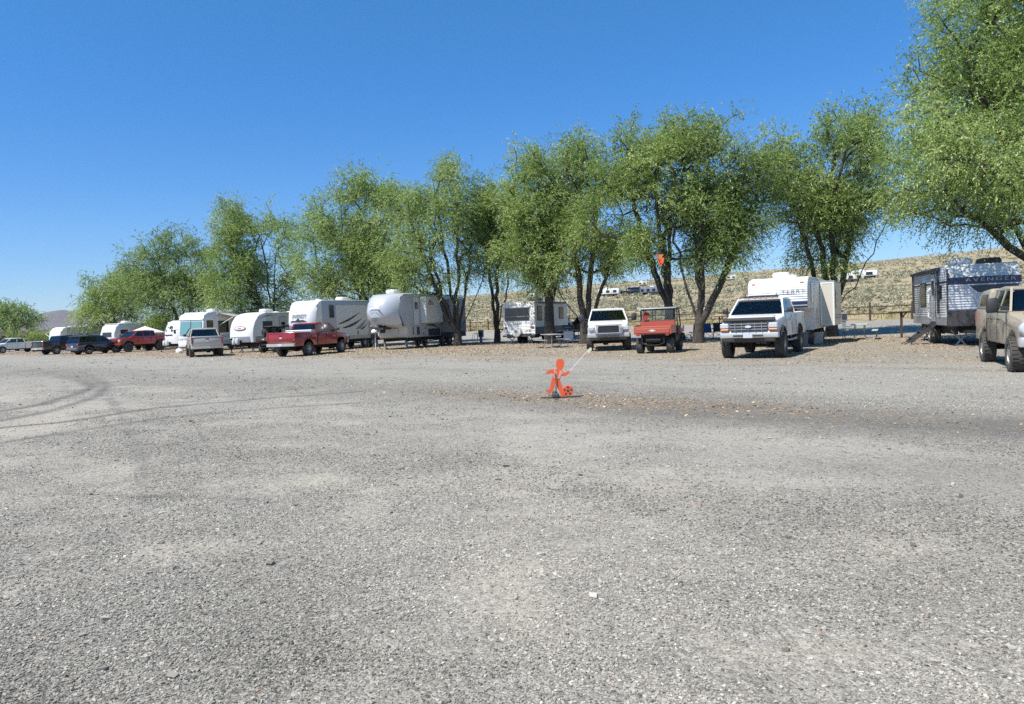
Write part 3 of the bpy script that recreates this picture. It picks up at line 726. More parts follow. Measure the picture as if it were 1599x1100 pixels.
# ------------------------------------------------------------------ trees
def make_tree(label, base_px, d, lobes, seed, nclump, leafL, per, trunkR=0.28, stems=3, mat='leaf', group='willow trees along the row of pitches', droop=0.3, fork=1.3, lean=0.0, base_xy=None, kind_name='willow_tree', depth_k=0.95, dead=0, sprig=9, limbs=None):
    rng = np.random.default_rng(seed)
    if base_xy is None:
        b = at_depth(base_px, 520, d); bx, by = b.x, b.y
    else: bx, by = base_xy
    bz = tz(bx, by)
    root = thing(kind_name, label, 'tree', (bx, by, bz), 0, group)
    L = []
    for lb in lobes:
        (px, py, rx, ry) = lb[:4]; dd_ = lb[4] if len(lb) > 4 else by
        c = at_depth(px, py, dd_)
        k = dd_ / F
        L.append((c.x - bx, dd_ - by + rng.normal(0, 0.5), c.z - bz, rx * k * 1.22, ry * k * 1.14, rx * k * depth_k))
    # deeper lobes behind and before, so the crown is as deep as it is wide
    W = max(l[0] + l[3] for l in L) - min(l[0] - l[3] for l in L)
    L2 = []
    for l in L:
        L2.append(l)
        off = W * 0.22
        L2.append((l[0] * 0.8, l[1] + off, l[2] * 0.97, l[3] * 0.8, l[4] * 0.8, l[5] * 0.8))
        L2.append((l[0] * 0.85, l[1] - off * 0.8, l[2] * 0.9, l[3] * 0.7, l[4] * 0.72, l[5] * 0.7))
    vol = np.array([l[3] * l[4] * l[5] for l in L2]); vol = vol ** 0.8; vol /= vol.sum()
    pts = []
    cnt = rng.multinomial(int(nclump * 1.35), vol)
    for l, n in zip(L2, cnt):
        v = rng.normal(0, 1, (n, 3)); v /= np.linalg.norm(v, axis=1, keepdims=True)
        r = rng.random((n, 1)) ** 0.42
        # boughs push out here and leave gaps there
        az_ = np.arctan2(v[:, 0], v[:, 2]) * 2.2 + l[0]; el2 = v[:, 1] * 2.5 + l[2]
        bump = vnoise(az_ * 1.3 + 50, el2 + 50, seed * 7) 
        r = r * (0.72 + 0.62 * bump[:, None])
        v = v * r * np.array([l[3], l[5], l[4]]) * 0.93
        pts.append(v + np.array([l[0], l[1], l[2]]))
    pts = np.concatenate(pts); pts = pts[pts[:, 2] > 1.6]
    gap = vnoise(pts[:, 0] / 1.5 + 90 + seed, pts[:, 2] / 1.9 + 90, seed * 3 + 1) * 0.6 + vnoise(pts[:, 1] / 1.6 + 40, pts[:, 2] / 1.6 + seed, seed * 5 + 2) * 0.4
    pts = pts[gap > 0.345]
    # skeleton: stems fan from a low fork
    nodes = [np.array([0, 0, -0.3]), np.array([0.02, 0, 0.4 * fork]), np.array([0.05 + lean * 0.3, 0.02, fork])]; par = [-1, 0, 1]; plen = [0, .6, 1.2]
    cen = pts.mean(0); H = np.percentile(pts[:, 2], 70)
    st_list = limbs
    if st_list is None:
        st_list = []
        for i in range(stems):
            a = 2 * math.pi * (i + rng.random() * 0.5) / stems + seed
            sp = W * (0.10 + 0.12 * rng.random())
            st_list.append((cen[0] * 0.7 + math.cos(a) * sp, cen[1] * 0.7 + math.sin(a) * sp, H * rng.uniform(0.72, 0.95)))
    for (ex, ey, ez) in st_list:
        p = 2; steps = max(5, int(ez / 0.7)); cur = nodes[2].copy()
        for k in range(1, steps + 1):
            t = k / steps
            tgt = np.array([ex * t ** 0.8, ey * t ** 0.8, fork + (ez - fork) * t]) + rng.normal(0, 0.07, 3)
            tgt[:2] += (1 - t) * nodes[2][:2]
            nodes.append(tgt); par.append(p); plen.append(plen[p] + np.linalg.norm(tgt - nodes[p])); p = len(nodes) - 1
    order = np.argsort(np.linalg.norm(pts - np.array([0, 0, fork]), axis=1) + rng.normal(0, 0.3, len(pts)))
    NA = np.zeros((20000, 3)); NL = np.zeros(20000); n = len(nodes)
    NA[:n] = nodes; NL[:n] = plen; PA = list(par); tips = []
    for q in order:
        p = pts[q]
        dv = p - NA[2:n]; dist = np.linalg.norm(dv, axis=1)
        cost = dist + 0.30 * NL[2:n] + 0.8 * np.clip(-(dv[:, 2]) / np.maximum(dist, .01) - 0.1, 0, 1) * dist
        j = int(np.argmin(cost)) + 2
        dd = np.linalg.norm(p - NA[j]); k = max(1, int(dd / 0.6)); a = NA[j].copy(); cur = j
        for i in range(1, k + 1):
            t = i / k
            w = a + (p - a) * t + (rng.normal(0, 0.06, 3) if i < k else 0) + np.array([0, 0, 0.12 * dd * math.sin(math.pi * t) * 0.6])
            NA[n] = w; NL[n] = NL[cur] + dd / k; PA.append(cur); cur = n; n += 1
        tips.append(cur)
    PA = np.array(PA)
    # radii by the pipe rule
    wgt = np.zeros(n); wgt[tips] += 1
    for i in range(n - 1, 0, -1):
        if wgt[i] == 0: wgt[i] = 0.5
        wgt[PA[i]] += wgt[i]
    trunkR *= 0.80
    rad = trunkR * (wgt / wgt[1]) ** 0.50
    rad = np.maximum(rad, 0.010 + 0.008 * (d / 50))
    rad[0] = trunkR * 1.35; rad[1] = trunkR * 1.08
    # tubes, one short frustum per edge
    i = np.arange(1, n); p = PA[1:]; A = NA[p]; B = NA[i]; ra = np.minimum(rad[p], rad[i] * 1.35 + 0.01); ra[:2] = rad[p[:2]]; rb = rad[i]
    D = B - A; D /= np.maximum(np.linalg.norm(D, axis=1, keepdims=True), 1e-5)
    up = np.where(np.abs(D[:, 2:3]) < 0.9, np.array([[0, 0, 1.0]]), np.array([[0, 1.0, 0]]))
    U = np.cross(D, up); U /= np.linalg.norm(U, axis=1, keepdims=True); Vv = np.cross(U, D)
    B = B + D * (rb * 0.35)[:, None]
    ns = 7; th = 2 * np.pi * np.arange(ns) / ns
    ring = U[:, None, :] * np.cos(th)[None, :, None] + Vv[:, None, :] * np.sin(th)[None, :, None]
    VV = np.stack([A[:, None] + ring * ra[:, None, None], B[:, None] + ring * rb[:, None, None]], 1).reshape(-1, 3)
    e = np.arange(len(A))[:, None] * (2 * ns); jj = np.arange(ns)[None, :]; j2 = (jj + 1) % ns
    Qs = np.stack([e + jj, e + j2, e + ns + j2, e + ns + jj], 2).reshape(-1, 4)
    np_mesh('trunk', VV, Qs, M['bark'], root, smooth=True)
    # leaves on sprigs round each clump
    tp = NA[tips]; dn = NA[tips] - NA[PA[tips]]
    if dead: tp = tp[dead:]; dn = dn[dead:]
    nc = len(tp); ns_ = max(8, int(per * 0.40)); trk = 1
    sig = np.array([0.34, 0.34, 0.34]) * (1.0 if d < 60 else 1.15)
    tintc = np.clip(rng.normal(0.5, 0.2, nc), 0.05, 0.95)
    so = tp[:, None, :] + rng.normal(0, 1, (nc, ns_, 3)) * sig
    out = so - np.array([cen[0], cen[1], cen[2] * 0.6]); out /= np.linalg.norm(out, axis=2, keepdims=True)
    sd = out * 0.6 + np.array([0, 0, 0.25 - droop]) + rng.normal(0, 0.5, (nc, ns_, 3)); sd /= np.linalg.norm(sd, axis=2, keepdims=True)
    so = so.reshape(-1, 3); sd = sd.reshape(-1, 3); m = len(so)
    k = sprig + 3; t = (np.arange(k) / k)[None, :, None]
    SL = leafL * 5.2 * rng.uniform(0.6, 1.3, (m, 1, 1))
    pos = so[:, None, :] + sd[:, None, :] * SL * t + np.array([0, 0, -1.0]) * SL * (t ** 2) * (0.25 + droop)
    ld = sd[:, None, :] * 0.9 + rng.normal(0, 0.46, (m, k, 3)) + np.array([0, 0, -0.25 - 0.3 * droop]) * (0.4 + t); ld /= np.linalg.norm(ld, axis=2, keepdims=True)
    lw = np.cross(ld, rng.normal(0, 0.65, (m, k, 3)) + np.array([0, 0, 1.0])); lw /= np.maximum(np.linalg.norm(lw, axis=2, keepdims=True), 1e-4)
    LL = leafL * rng.uniform(0.6, 1.25, (m, k, 1)); LW = LL * 0.20
    nn = np.cross(lw, ld)
    V = np.stack([pos, pos + ld * LL * 0.45 + lw * LW + nn * LW * 0.3, pos + ld * LL, pos + ld * LL * 0.45 - lw * LW + nn * LW * 0.3], 2).reshape(-1, 3)
    tint = np.repeat(tintc, ns_)[:, None] + rng.normal(0, 0.22, (m, k))
    Qs = np.arange(len(V)).reshape(-1, 4)
    np_mesh('crown', V, Qs, M[mat], root, {'tint': np.repeat(np.clip(tint, 0, 1).ravel(), 4)})
    return root

if True:
    make_tree('small round tree on its own, farthest left beside the brown house', 25, 112, [(18, 488, 27, 21), (40, 492, 17, 15), (4, 500, 20, 20), (48, 505, 10, 8), (-20, 485, 26, 24)], 1, 150, 0.30, 26, 0.3, 3, 'leaf_dark', kind_name='broadleaf_tree', sprig=6)
    make_tree('low bushy tree at the left end of the long tree row', 178, 102, [(165, 458, 36, 34), (205, 450, 42, 46), (145, 482, 22, 20), (180, 490, 40, 22)], 2, 240, 0.26, 34, 0.3, 3, 'leaf', sprig=7)
    make_tree('tall dense dark green tree behind the white motorhome', 286, 88, [(255, 385, 45, 36), (228, 430, 36, 42), (300, 420, 40, 52), (265, 450, 62, 40), (320, 455, 26, 45)], 3, 330, 0.22, 44, 0.35, 3, 'leaf_dark', sprig=7)
    make_tree('slender tree with bare leaning limbs standing behind the rounded travel trailer', 428, 72, [(368, 345, 36, 28), (350, 390, 26, 45), (415, 340, 30, 24), (455, 370, 18, 34), (385, 420, 40, 40), (440, 440, 32, 40), (350, 455, 34, 32), (400, 475, 40, 22)], 4, 460, 0.19, 40, 0.36, 4, 'leaf', lean=-0.3, sprig=7)
    make_tree('broad pale green tree behind the two white fifth wheel trailers', 583, 62, [(512, 335, 34, 40), (575, 300, 44, 34), (500, 395, 38, 48), (560, 380, 58, 52), (515, 445, 42, 34), (600, 425, 52, 42), (620, 320, 30, 40), (470, 400, 14, 24)], 5, 500, 0.17, 56, 0.36, 4, 'leaf', sprig=7)
    make_tree('tall airy tree with many dark upright stems in front of the silver nosed trailer', 714, 53, [(690, 255, 30, 28), (640, 310, 34, 36), (705, 320, 42, 50), (655, 380, 40, 40), (735, 395, 30, 40), (620, 410, 28, 26), (600, 360, 25, 30), (675, 440, 55, 20)], 6, 330, 0.15, 40, 0.36, 6, 'leaf', fork=1.0, sprig=7,
              limbs=[(-1.2, 0.3, 12.0), (0.4, -0.4, 11.0), (-3.2, 0.5, 9.5), (1.5, 0.6, 9.0), (-2.0, -1.0, 8.5), (2.6, 0.2, 6.5)])
    make_tree('narrow twin stemmed tree left of the square white camper', 775, 56, [(770, 300, 34, 34), (765, 350, 36, 44), (785, 400, 34, 36), (745, 330, 18, 40), (800, 340, 20, 40)], 7, 230, 0.16, 44, 0.24, 3, 'leaf', sprig=7, fork=0.9,
              limbs=[(-0.7, 0.2, 9.5), (0.4, -0.2, 10.0), (1.4, 0.3, 7.0)])
    make_tree('thick trunked tree growing right beside the square white camper', 858, 49.5, [(828, 252, 36, 38), (845, 310, 52, 50), (825, 380, 46, 50), (880, 370, 40, 55), (800, 330, 24, 34), (850, 430, 44, 18)], 8, 360, 0.15, 52, 0.40, 4, 'leaf', sprig=7, fork=2.4)
    make_tree('tree with two widely forked trunks just left of the white crew cab pickup', 912, 47, [(900, 238, 36, 36), (930, 290, 40, 42), (905, 340, 38, 44), (950, 370, 35, 36), (880, 400, 40, 24), (955, 408, 26, 16)], 9, 320, 0.145, 46, 0.36, 4, 'leaf', sprig=7, fork=1.0,
              limbs=[(-3.4, 0.5, 7.5), (-0.8, -0.3, 10.5), (1.3, 0.4, 11.0), (2.6, -0.5, 8.0)])
    make_tree('broad willow rising directly behind the red utility vehicle', 1046, 42.5, [(1000, 228, 46, 38), (960, 300, 38, 48), (1030, 300, 60, 62), (990, 365, 56, 34), (1060, 215, 48, 34), (925, 330, 22, 34), (1065, 370, 50, 40), (950, 372, 28, 20)], 10, 430, 0.14, 56, 0.36, 4, 'leaf', sprig=7, fork=1.8)
    make_tree('willow with three close dark trunks between utility vehicle and lifted white pickup', 1090, 41, [(1130, 220, 50, 40), (1165, 290, 44, 50), (1105, 330, 54, 56), (1150, 355, 50, 30), (1090, 260, 40, 50), (1195, 240, 26, 36), (1115, 390, 40, 24)], 12, 430, 0.14, 56, 0.36, 4, 'leaf_dark', sprig=7, fork=1.0,
              limbs=[(-1.6, 0.3, 9.0), (0.3, -0.3, 10.5), (0.9, 0.4, 10.0), (3.0, 0.3, 7.0)])
    make_tree('wide bushy willow standing behind the ribbed white fifth wheel trailer', 1298, 43, [(1235, 238, 40, 44), (1300, 212, 54, 38), (1355, 255, 44, 50), (1262, 300, 58, 46), (1320, 335, 62, 52), (1215, 285, 20, 32), (1290, 395, 38, 32), (1375, 320, 34, 36), (1350, 205, 26, 24)], 13, 470, 0.14, 50, 0.40, 5, 'leaf', sprig=7, fork=1.3,
              limbs=[(-2.0, 0.5, 8.5), (0.2, -0.4, 10.5), (2.2, 0.4, 9.5), (3.4, -0.5, 7.0), (-0.8, 0.2, 9.5)])
    make_tree('largest willow with low overhanging branches above the blue ribbed trailer', 1690, 31, [(1505, 50, 60, 55), (1468, 120, 56, 48), (1560, 30, 70, 60), (1440, 200, 56, 46), (1530, 190, 84, 72), (1600, 120, 100, 100), (1415, 275, 44, 34), (1490, 290, 90, 42), (1590, 280, 80, 70), (1570, -60, 90, 70), (1700, 60, 110, 120), (1395, 225, 24, 30), (1540, 335, 90, 22), (1680, 240, 100, 90), (1435, 262, 50, 30, 25.5), (1500, 235, 70, 40, 26), (1480, 180, 60, 40, 26)], 14, 820, 0.125, 72, 0.55, 5, 'leaf', sprig=7, droop=0.32, fork=1.8,
              limbs=[(-5.0, 0.5, 8.0), (-4.2, 0.8, 12.0), (-1.5, -0.5, 14.0), (1.5, 0.5, 12.0), (-6.3, -0.5, 6.5)])
    for (px, d, lab, sd) in ((250, 84, 'lime green bush behind the white canopy tent', 31),):
        make_tree(lab, px, d, [(px, 502, 22, 10), (px + 10, 498, 16, 10), (px - 10, 506, 14, 8)], sd, 50, 0.2, 26, 0.08, 4, 'leaf_lime', group=None, kind_name='leafy_bush', fork=0.4, sprig=6)
    for (px, d, lab, sd) in ((12, 104, 'rounded green shrub in front of the lone tree at far left', 32), (52, 106, 'low green shrub before the brown house', 33), (72, 108, 'small green shrub next to the white trailer at far left', 34)):
        make_tree(lab, px, d, [(px, 525, 9, 6), (px + 5, 527, 7, 5)], sd, 24, 0.2, 22, 0.06, 3, 'leaf', group='green shrubs before the brown house', kind_name='garden_shrub', fork=0.3, sprig=5)

# ------------------------------------------------------------------ vehicles: shared builders (local +Y is the front)
def wheel(parent, x, y, R_, w=0.27, rim='alloy', rimr=0.62, style='spoke', rimmat=None):
    """wheel > tyre, rim; outer face towards the sign of x"""
    sx = 1 if x > 0 else -1
    e = empty('wheel', (x, y, R_), 0, parent)
    t = MB(); r0 = R_ * rimr
    prof = [(-w / 2, r0), (-w / 2, R_ * 0.90), (-w / 2 + 0.03, R_ * 0.985), (-w / 4, R_), (0, R_ * 1.003), (w / 4, R_), (w / 2 - 0.03, R_ * 0.985), (w / 2, R_ * 0.90), (w / 2, r0), (w / 2 - 0.03, r0 * 0.97), (-w / 2 + 0.03, r0 * 0.97), (-w / 2, r0)]
    t.lathe_x(prof, n=28)
    # tread blocks
    for k in range(28):
        a = 2 * math.pi * k / 28; Mx = Matrix.Rotation(a, 4, 'X')
        t.box(-w / 2 + 0.012, -0.02, -0.02, 0.02, R_ * 0.99, R_ + 0.012, Mx); t.box(0.02, w / 2 - 0.012, -0.02, 0.02, R_ * 0.99, R_ + 0.012, Matrix.Rotation(a + 0.11, 4, 'X'))
    t.build('tyre', M['rubber'], e, 40)
    r = MB(); o = sx * (w / 2 - 0.035)
    r.lathe_x([(o - sx * 0.10, r0 * 0.96), (o + sx * 0.01, r0 * 0.99), (o + sx * 0.012, r0 * 0.90), (o - sx * 0.03, r0 * 0.86)], n=24)
    if style == 'spoke':
        for k in range(6):
            a = 2 * math.pi * k / 6; Mx = Matrix.Rotation(a, 4, 'X')
            r.box(min(o - sx * 0.06, o), max(o - sx * 0.06, o), -r0 * 0.13, r0 * 0.13, r0 * 0.2, r0 * 0.9, Mx)
        r.lathe_x([(o - sx * 0.07, r0 * 0.34), (o, r0 * 0.32), (o + sx * 0.02, r0 * 0.22), (o + sx * 0.03, 0.001)], n=16)
    else:
        r.lathe_x([(o - sx * 0.03, r0 * 0.87), (o - sx * 0.07, r0 * 0.6), (o - sx * 0.03, r0 * 0.4), (o + sx * 0.03, r0 * 0.26), (o + sx * 0.035, 0.001)], n=20)
    r.build('rim', rimmat or M[rim], e, 40)
    b = MB(); b.lathe_x([(-sx * (w / 2 - 0.02) , r0 * 0.95), (o - sx * 0.09, r0 * 0.93), (o - sx * 0.09, 0.001)], n=18); b.build('brake_drum', M['dark'], e, 40)
    return e

def arch(cy, cz, r, n=9, a0=0, a1=180):
    return [(cy + r * math.cos(R(a)), cz + r * math.sin(R(a))) for a in np.linspace(a0, a1, n)]

def seat_mb(x, y, z, w=0.5):
    b = MB(); b.cbox((x, y, z + 0.08), (w, 0.5, 0.18), ch=0.04)
    b.cbox((x, y - 0.28, z + 0.42), (w, 0.16, 0.6), Matrix.Identity(4), 0.04); b.cbox((x, y - 0.32, z + 0.80), (w * 0.5, 0.1, 0.18), ch=0.03)
    return b

def cabin(root, body, gl, belt, roof, yb, yr, wb, wr, wind=None, rear=None, crown=0.05, pill=0.075, doors=True, seats=True, handles=True, beltdrop=0.0, backglass=True):
    """greenhouse: roof, pillars, glass. yb/yr: y of the pillars at belt and roof, front first"""
    n = len(yb)
    r = MB()
    hb = belt
    pr = [(yr[0] + 0.03, roof - 0.05), (yr[0] - 0.10, roof + 0.0), ((yr[0] + yr[-1]) / 2, roof + crown), (yr[-1] + 0.10, roof + 0.005), (yr[-1] - 0.03, roof - 0.05)]
    r.prism(pr, -wr - 0.03, wr + 0.03, 0.05)
    r.build('roof', body, root, 50)
    p = MB()
    for s in (-1, 1):
        for i in range(n):
            w = pill * (1.25 if i in (0, n - 1) else 0.9)
            p.bar((s * wb, yb[i], hb - 0.03), (s * wr, yr[i], roof - 0.03), 0.05, w)
        p.bar((s * (wb + 0.005), yb[0], hb + 0.0), (s * (wb + 0.005), yb[-1], hb + 0.0), 0.05, 0.05)
        p.bar((s * wr, yr[0], roof - 0.045), (s * wr, yr[-1], roof - 0.045), 0.05, 0.05)
    p.bar((-wr, yr[0], roof - 0.04), (wr, yr[0], roof - 0.04), 0.05, 0.05); p.bar((-wr, yr[-1], roof - 0.04), (wr, yr[-1], roof - 0.04), 0.05, 0.05)
    p.build('pillars', body, root, 30)
    for s in (-1, 1):
        for i in range(n - 1):
            a = (s * wb, yb[i] - 0.04, hb + 0.02); b = (s * wb, yb[i + 1] + 0.04, hb + 0.02); c = (s * wr, yr[i + 1] + 0.04, roof - 0.06); d = (s * wr, yr[i] - 0.04, roof - 0.06)
            MB().pane(*((a, b, c, d) if s < 0 else (b, a, d, c))).build('side_window', gl, root, 0)
    y0b, y0r = yb[0], yr[0]
    MB().pane((wb - 0.05, y0b + 0.01, hb + 0.02), (-wb + 0.05, y0b + 0.01, hb + 0.02), (-wr + 0.05, y0r + 0.01, roof - 0.06), (wr - 0.05, y0r + 0.01, roof - 0.06)).build('windshield', wind or gl, root, 0)
    if backglass:
        y1b, y1r = yb[-1], yr[-1]
        MB().pane((-wb + 0.08, y1b - 0.01, hb + 0.04), (wb - 0.08, y1b - 0.01, hb + 0.04), (wr - 0.08, y1r - 0.01, roof - 0.09), (-wr + 0.08, y1r - 0.01, roof - 0.09)).build('rear_window', rear or gl, root, 0)
    if seats:
        b = MB()
        rows = [yb[0] - 1.05] + ([yb[0] - 1.95] if (yb[0] - yb[-1]) > 2.0 else [])
        for yy in rows:
            for s in (-1, 1):
                q = seat_mb(s * wb * 0.5, yy, hb - 0.80); b.add(q.v, q.f)
        b.build('seats', M['seat'], root, 30)
        d = MB(); d.cbox((0, yb[0] - 0.22, hb - 0.06), (2 * wb - 0.14, 0.35, 0.16), ch=0.03); d.bar((wb * 0.5 - 0.2, yb[0] - 0.5, hb + 0.02), (wb * 0.5 + 0.2 - 0.4 + 0.4, yb[0] - 0.5, hb + 0.02), 0.03)
        d.tube([(-wb * 0.5 + 0.18 * math.cos(t), yb[0] - 0.52, hb + 0.0 + 0.18 * math.sin(t)) for t in np.linspace(0, 6.283, 14)], 0.015, 5)
        d.build('dashboard', M['charcoal'], root, 30)

def mirror(root, s, y, z, x0, tow=False, mat=None):
    b = MB()
    if tow:
        b.bar((s * x0, y, z), (s * (x0 + 0.28), y + 0.03, z + 0.02), 0.05, 0.06); b.bar((s * x0, y, z - 0.12), (s * (x0 + 0.28), y + 0.03, z - 0.10), 0.03, 0.04)
        b.cbox((s * (x0 + 0.34), y + 0.04, z + 0.06), (0.24, 0.12, 0.36), ch=0.03)
    else:
        b.bar((s * x0, y, z - 0.03), (s * (x0 + 0.12), y, z), 0.05, 0.06); b.cbox((s * (x0 + 0.19), y, z + 0.05), (0.20, 0.11, 0.19), ch=0.03)
    b.build('mirror', mat or M['matteblack'], root, 40)

def pickup(root, body='white', L=5.9, W=2.0, R_=0.39, yf=2.05, wb=3.6, lift=0.0, cab='ext', rim='alloy', rimstyle='spoke', front='bars', bumper='chrome', glassm='glass', wind=None, tow=False, hood=None, lower=None, lightbar=False, toolbox=False, topper=False, flare=False, plate=True, drop=0.0, lamps='rect', hideback=False, step=False, rimmat=None, mark=False, doormark=True):
    B = M[body]; HB = M[hood] if hood else B
    yF = L / 2; yR = -L / 2; yr_ = yf - wb; hw = W / 2; l = lift
    sill = 0.50 + l; ht = 1.14 + l; cow = 1.26 + l; belt = 1.30 + l; roof = 1.88 + l; bedz = 1.34 + l
    yc = yf - 0.42; clen = {'reg': 1.55, 'ext': 2.35, 'crew': 2.75}[cab]; ycr = yc - clen
    ra = R_ + 0.10; az = R_ + 0.03
    # hood, fenders, cab lower body
    prof = [(yF - 0.06, sill + 0.05), (yF - 0.02, ht - 0.22), (yF - 0.06, ht - 0.05), (yF - 0.22, ht), (yc + 0.15, cow - 0.02), (yc, belt), (ycr, belt), (ycr, sill)]
    arc = arch(yf, az, ra + l * 0.25, 11, 0, 180); arc = [(y, z) for (y, z) in arc if z > sill - 0.001]
    arc = sorted(arc, key=lambda p: p[0])
    prof += [(arc[0][0], sill)] + arc + [(arc[-1][0], sill)]
    def warp(x, y, z):
        if y > yf: x *= 1 - 0.10 * ((y - yf) / (yF - yf)) ** 2
        if z > 1.0 + l: x *= 1 - 0.10 * (z - 1.0 - l)
        if y > yF - 0.5: y -= 0.10 * (abs(x) / hw) ** 3
        return (x, y, z)
    MB().prism(prof, -hw, hw, 0.05, warp).build('body', B, root, 35)
    if hood:
        MB().prism([(yF - 0.20, ht + 0.0), (yF - 0.24, ht + 0.045), (yc + 0.25, cow + 0.035), (yc + 0.12, cow - 0.02)], -hw + 0.18, hw - 0.18, 0.03).build('hood', HB, root, 35)
    else:
        MB().prism([(yF - 0.22, ht - 0.02), (yF - 0.28, ht + 0.035 + drop), (yc + 0.25, cow + 0.03 + drop * 0.3), (yc + 0.12, cow - 0.03)], -hw * 0.72, hw * 0.72, 0.05).build('hood', HB, root, 35)
    # bed
    for s in (-1, 1):
        arc = arch(yr_, az, ra + l * 0.25, 11, 0, 180); arc = sorted([(y, z) for (y, z) in arc if z > sill - 0.001], key=lambda p: p[0])
        pr = [(ycr - 0.03, sill), (ycr - 0.03, bedz), (yR + 0.08, bedz), (yR + 0.06, sill + 0.1), (yR + 0.10, sill)] + [(arc[0][0], sill)] + arc + [(arc[-1][0], sill)]
        def w2(x, y, z, s=s):
            if z > 1.0 + l: x *= 1 - 0.06 * (z - 1.0 - l)
            return (x, y, z)
        MB().prism(pr, s * hw if s < 0 else hw - 0.10, -hw + 0.10 if s < 0 else hw, 0.03, w2).build('bed_side', M[lower] if lower else B, root, 35)
    fl = MB(); fl.box(-hw + 0.11, hw - 0.11, yR + 0.14, ycr - 0.05, 0.80 + l, 0.86 + l); fl.box(-hw + 0.12, hw - 0.12, ycr - 0.10, ycr - 0.04, 0.86 + l, bedz - 0.01)
    for s in (-1, 1): fl.cbox((s * (hw - 0.22), yr_, 0.94 + l), (0.2, 1.0, 0.3), ch=0.05)
    fl.build('bed_floor', B, root, 30)
    tgx = hw - 0.105
    tg = MB(); tg.cbox((0, yR + 0.06, (0.70 + l + bedz) / 2 + 0.01), (2 * tgx, 0.07, bedz - 0.70 - l), ch=0.025)
    tg.cbox((0, yR + 0.02, bedz - 0.03), (2 * tgx, 0.03, 0.05), ch=0.01); tgo = tg.build('tailgate', B, root, 35)
    MB().cbox((0, yR + 0.018, bedz - 0.17), (0.24, 0.02, 0.07), ch=0.01).build('handle', M['matteblack'], tgo, 30)
    if mark: MB().plate([(0.10 * math.cos(t), 0.04 * math.sin(t)) for t in np.linspace(0, 6.0, 12)], (0, yR + 0.022, bedz - 0.32), (1, 0, 0), (0, 0, 1), 0.012).build('emblem', M['paleink'], tgo, 0)
    # underbody
    u = MB(); u.box(-0.45, 0.45, yR + 0.25, yF - 0.35, 0.36 + l * 0.8, 0.62 + l); u.box(-hw + 0.22, hw - 0.22, ycr + 0.1, yf - 0.62, 0.48 + l, 0.9 + l)
    u.box(-hw + 0.36, hw - 0.36, yf - 0.5, yF - 0.15, 0.55 + l, 1.05 + l)
    for ya in (yf, yr_):
        u.tube([(-hw + 0.2, ya, R_), (hw - 0.2, ya, R_)], 0.07, 8); u.lathe_x([(-0.16, 0.04), (-0.1, 0.15), (0.1, 0.15), (0.16, 0.04)], (0.15, ya, R_), 10)
        for s in (-1, 1):
            u.box(s * hw * 0.55 - 0.05, s * hw * 0.55 + 0.05, ya - 0.55, ya + 0.55, R_ + 0.05, R_ + 0.14); u.tube([(s * hw * 0.5, ya - 0.15, R_), (s * hw * 0.45, ya - 0.2, 0.75 + l)], 0.035, 6)
            u.box(*( (hw - 0.36, hw - 0.10) if s > 0 else (-hw + 0.10, -hw + 0.36)), ya - ra - 0.02, ya + ra + 0.02, az + ra + l * 0.25 - 0.02, az + ra + l * 0.25 + 0.03)
    u.tube([(0.5, -0.5, 0.42 + l), (0.55, yR + 0.5, 0.42 + l), (0.7, yR + 0.15, 0.40 + l)], 0.035, 6)
    u.build('underbody', M['dark'], root, 30)
    # bumpers
    bm = M[bumper]
    fb = MB(); fb.prism([(yF - 0.08, sill + 0.0), (yF + 0.09, sill + 0.02), (yF + 0.11, sill + 0.13), (yF + 0.07, sill + 0.23), (yF - 0.08, sill + 0.22)], -hw + 0.0, hw - 0.0, 0.04, lambda x, y, z: (x, y - 0.16 * (abs(x) / hw) ** 4, z))
    fb.build('front_bumper', bm, root, 35)
    MB().cbox((0, yF + 0.085, sill + 0.09), (1.0, 0.05, 0.07), ch=0.01).build('bumper_intake', M['matteblack'], root, 0)
    va = MB(); va.prism([(yF - 0.1, sill - 0.14), (yF + 0.0, sill - 0.10), (yF + 0.02, sill + 0.0), (yF - 0.1, sill + 0.0)], -hw + 0.12, hw - 0.12, 0.02); va.build('valance', M['matteblack'], root, 35)
    rb = MB(); rb.prism([(yR + 0.10, sill + 0.0), (yR - 0.08, sill + 0.02), (yR - 0.09, sill + 0.18), (yR + 0.10, sill + 0.19)], -hw + 0.03, hw - 0.03, 0.03); rb.build('rear_bumper', bm, root, 35)
    MB().cbox((0, yR - 0.05, sill - 0.07), (0.12, 0.22, 0.08)).build('tow_hitch', M['dark'], root, 0)
    if plate:
        MB().cbox((0, yR - 0.10, sill + 0.10), (0.31, 0.015, 0.15)).build('number_plate', M['plate'], root, 0)
    # lamps and grille
    gz0, gz1 = sill + 0.26, ht - 0.10
    gw = 0.50 * hw * 2 * 0.62
    yg = yF - 0.015
    if front == 'bars':
        g = MB(); g.box(-gw, gw, yg - 0.08, yg, gz0, gz1); g.build('grille', M['matteblack'], root, 0)
        gb = MB()
        for k in range(3): gb.box(-gw, gw, yg + 0.003, yg + 0.02, gz0 + (gz1 - gz0) * (k + 0.5) / 3 - 0.016, gz0 + (gz1 - gz0) * (k + 0.5) / 3 + 0.016)
        for k in range(-2, 3): gb.box(k * gw * 0.36 - 0.010, k * gw * 0.36 + 0.010, yg + 0.021, yg + 0.030, gz0, gz1)
        gb.build('grille_bars', M['midgrey'], root, 0)
        MB().plate([(0.11 * math.cos(t), 0.045 * math.sin(t)) for t in np.linspace(0, 6.0, 14)], (0, yg + 0.045, (gz0 + gz1) / 2), (-1, 0, 0), (0, 0, 1), 0.012).build('emblem', M['paleink'], root, 0)
    elif front == 'framed':
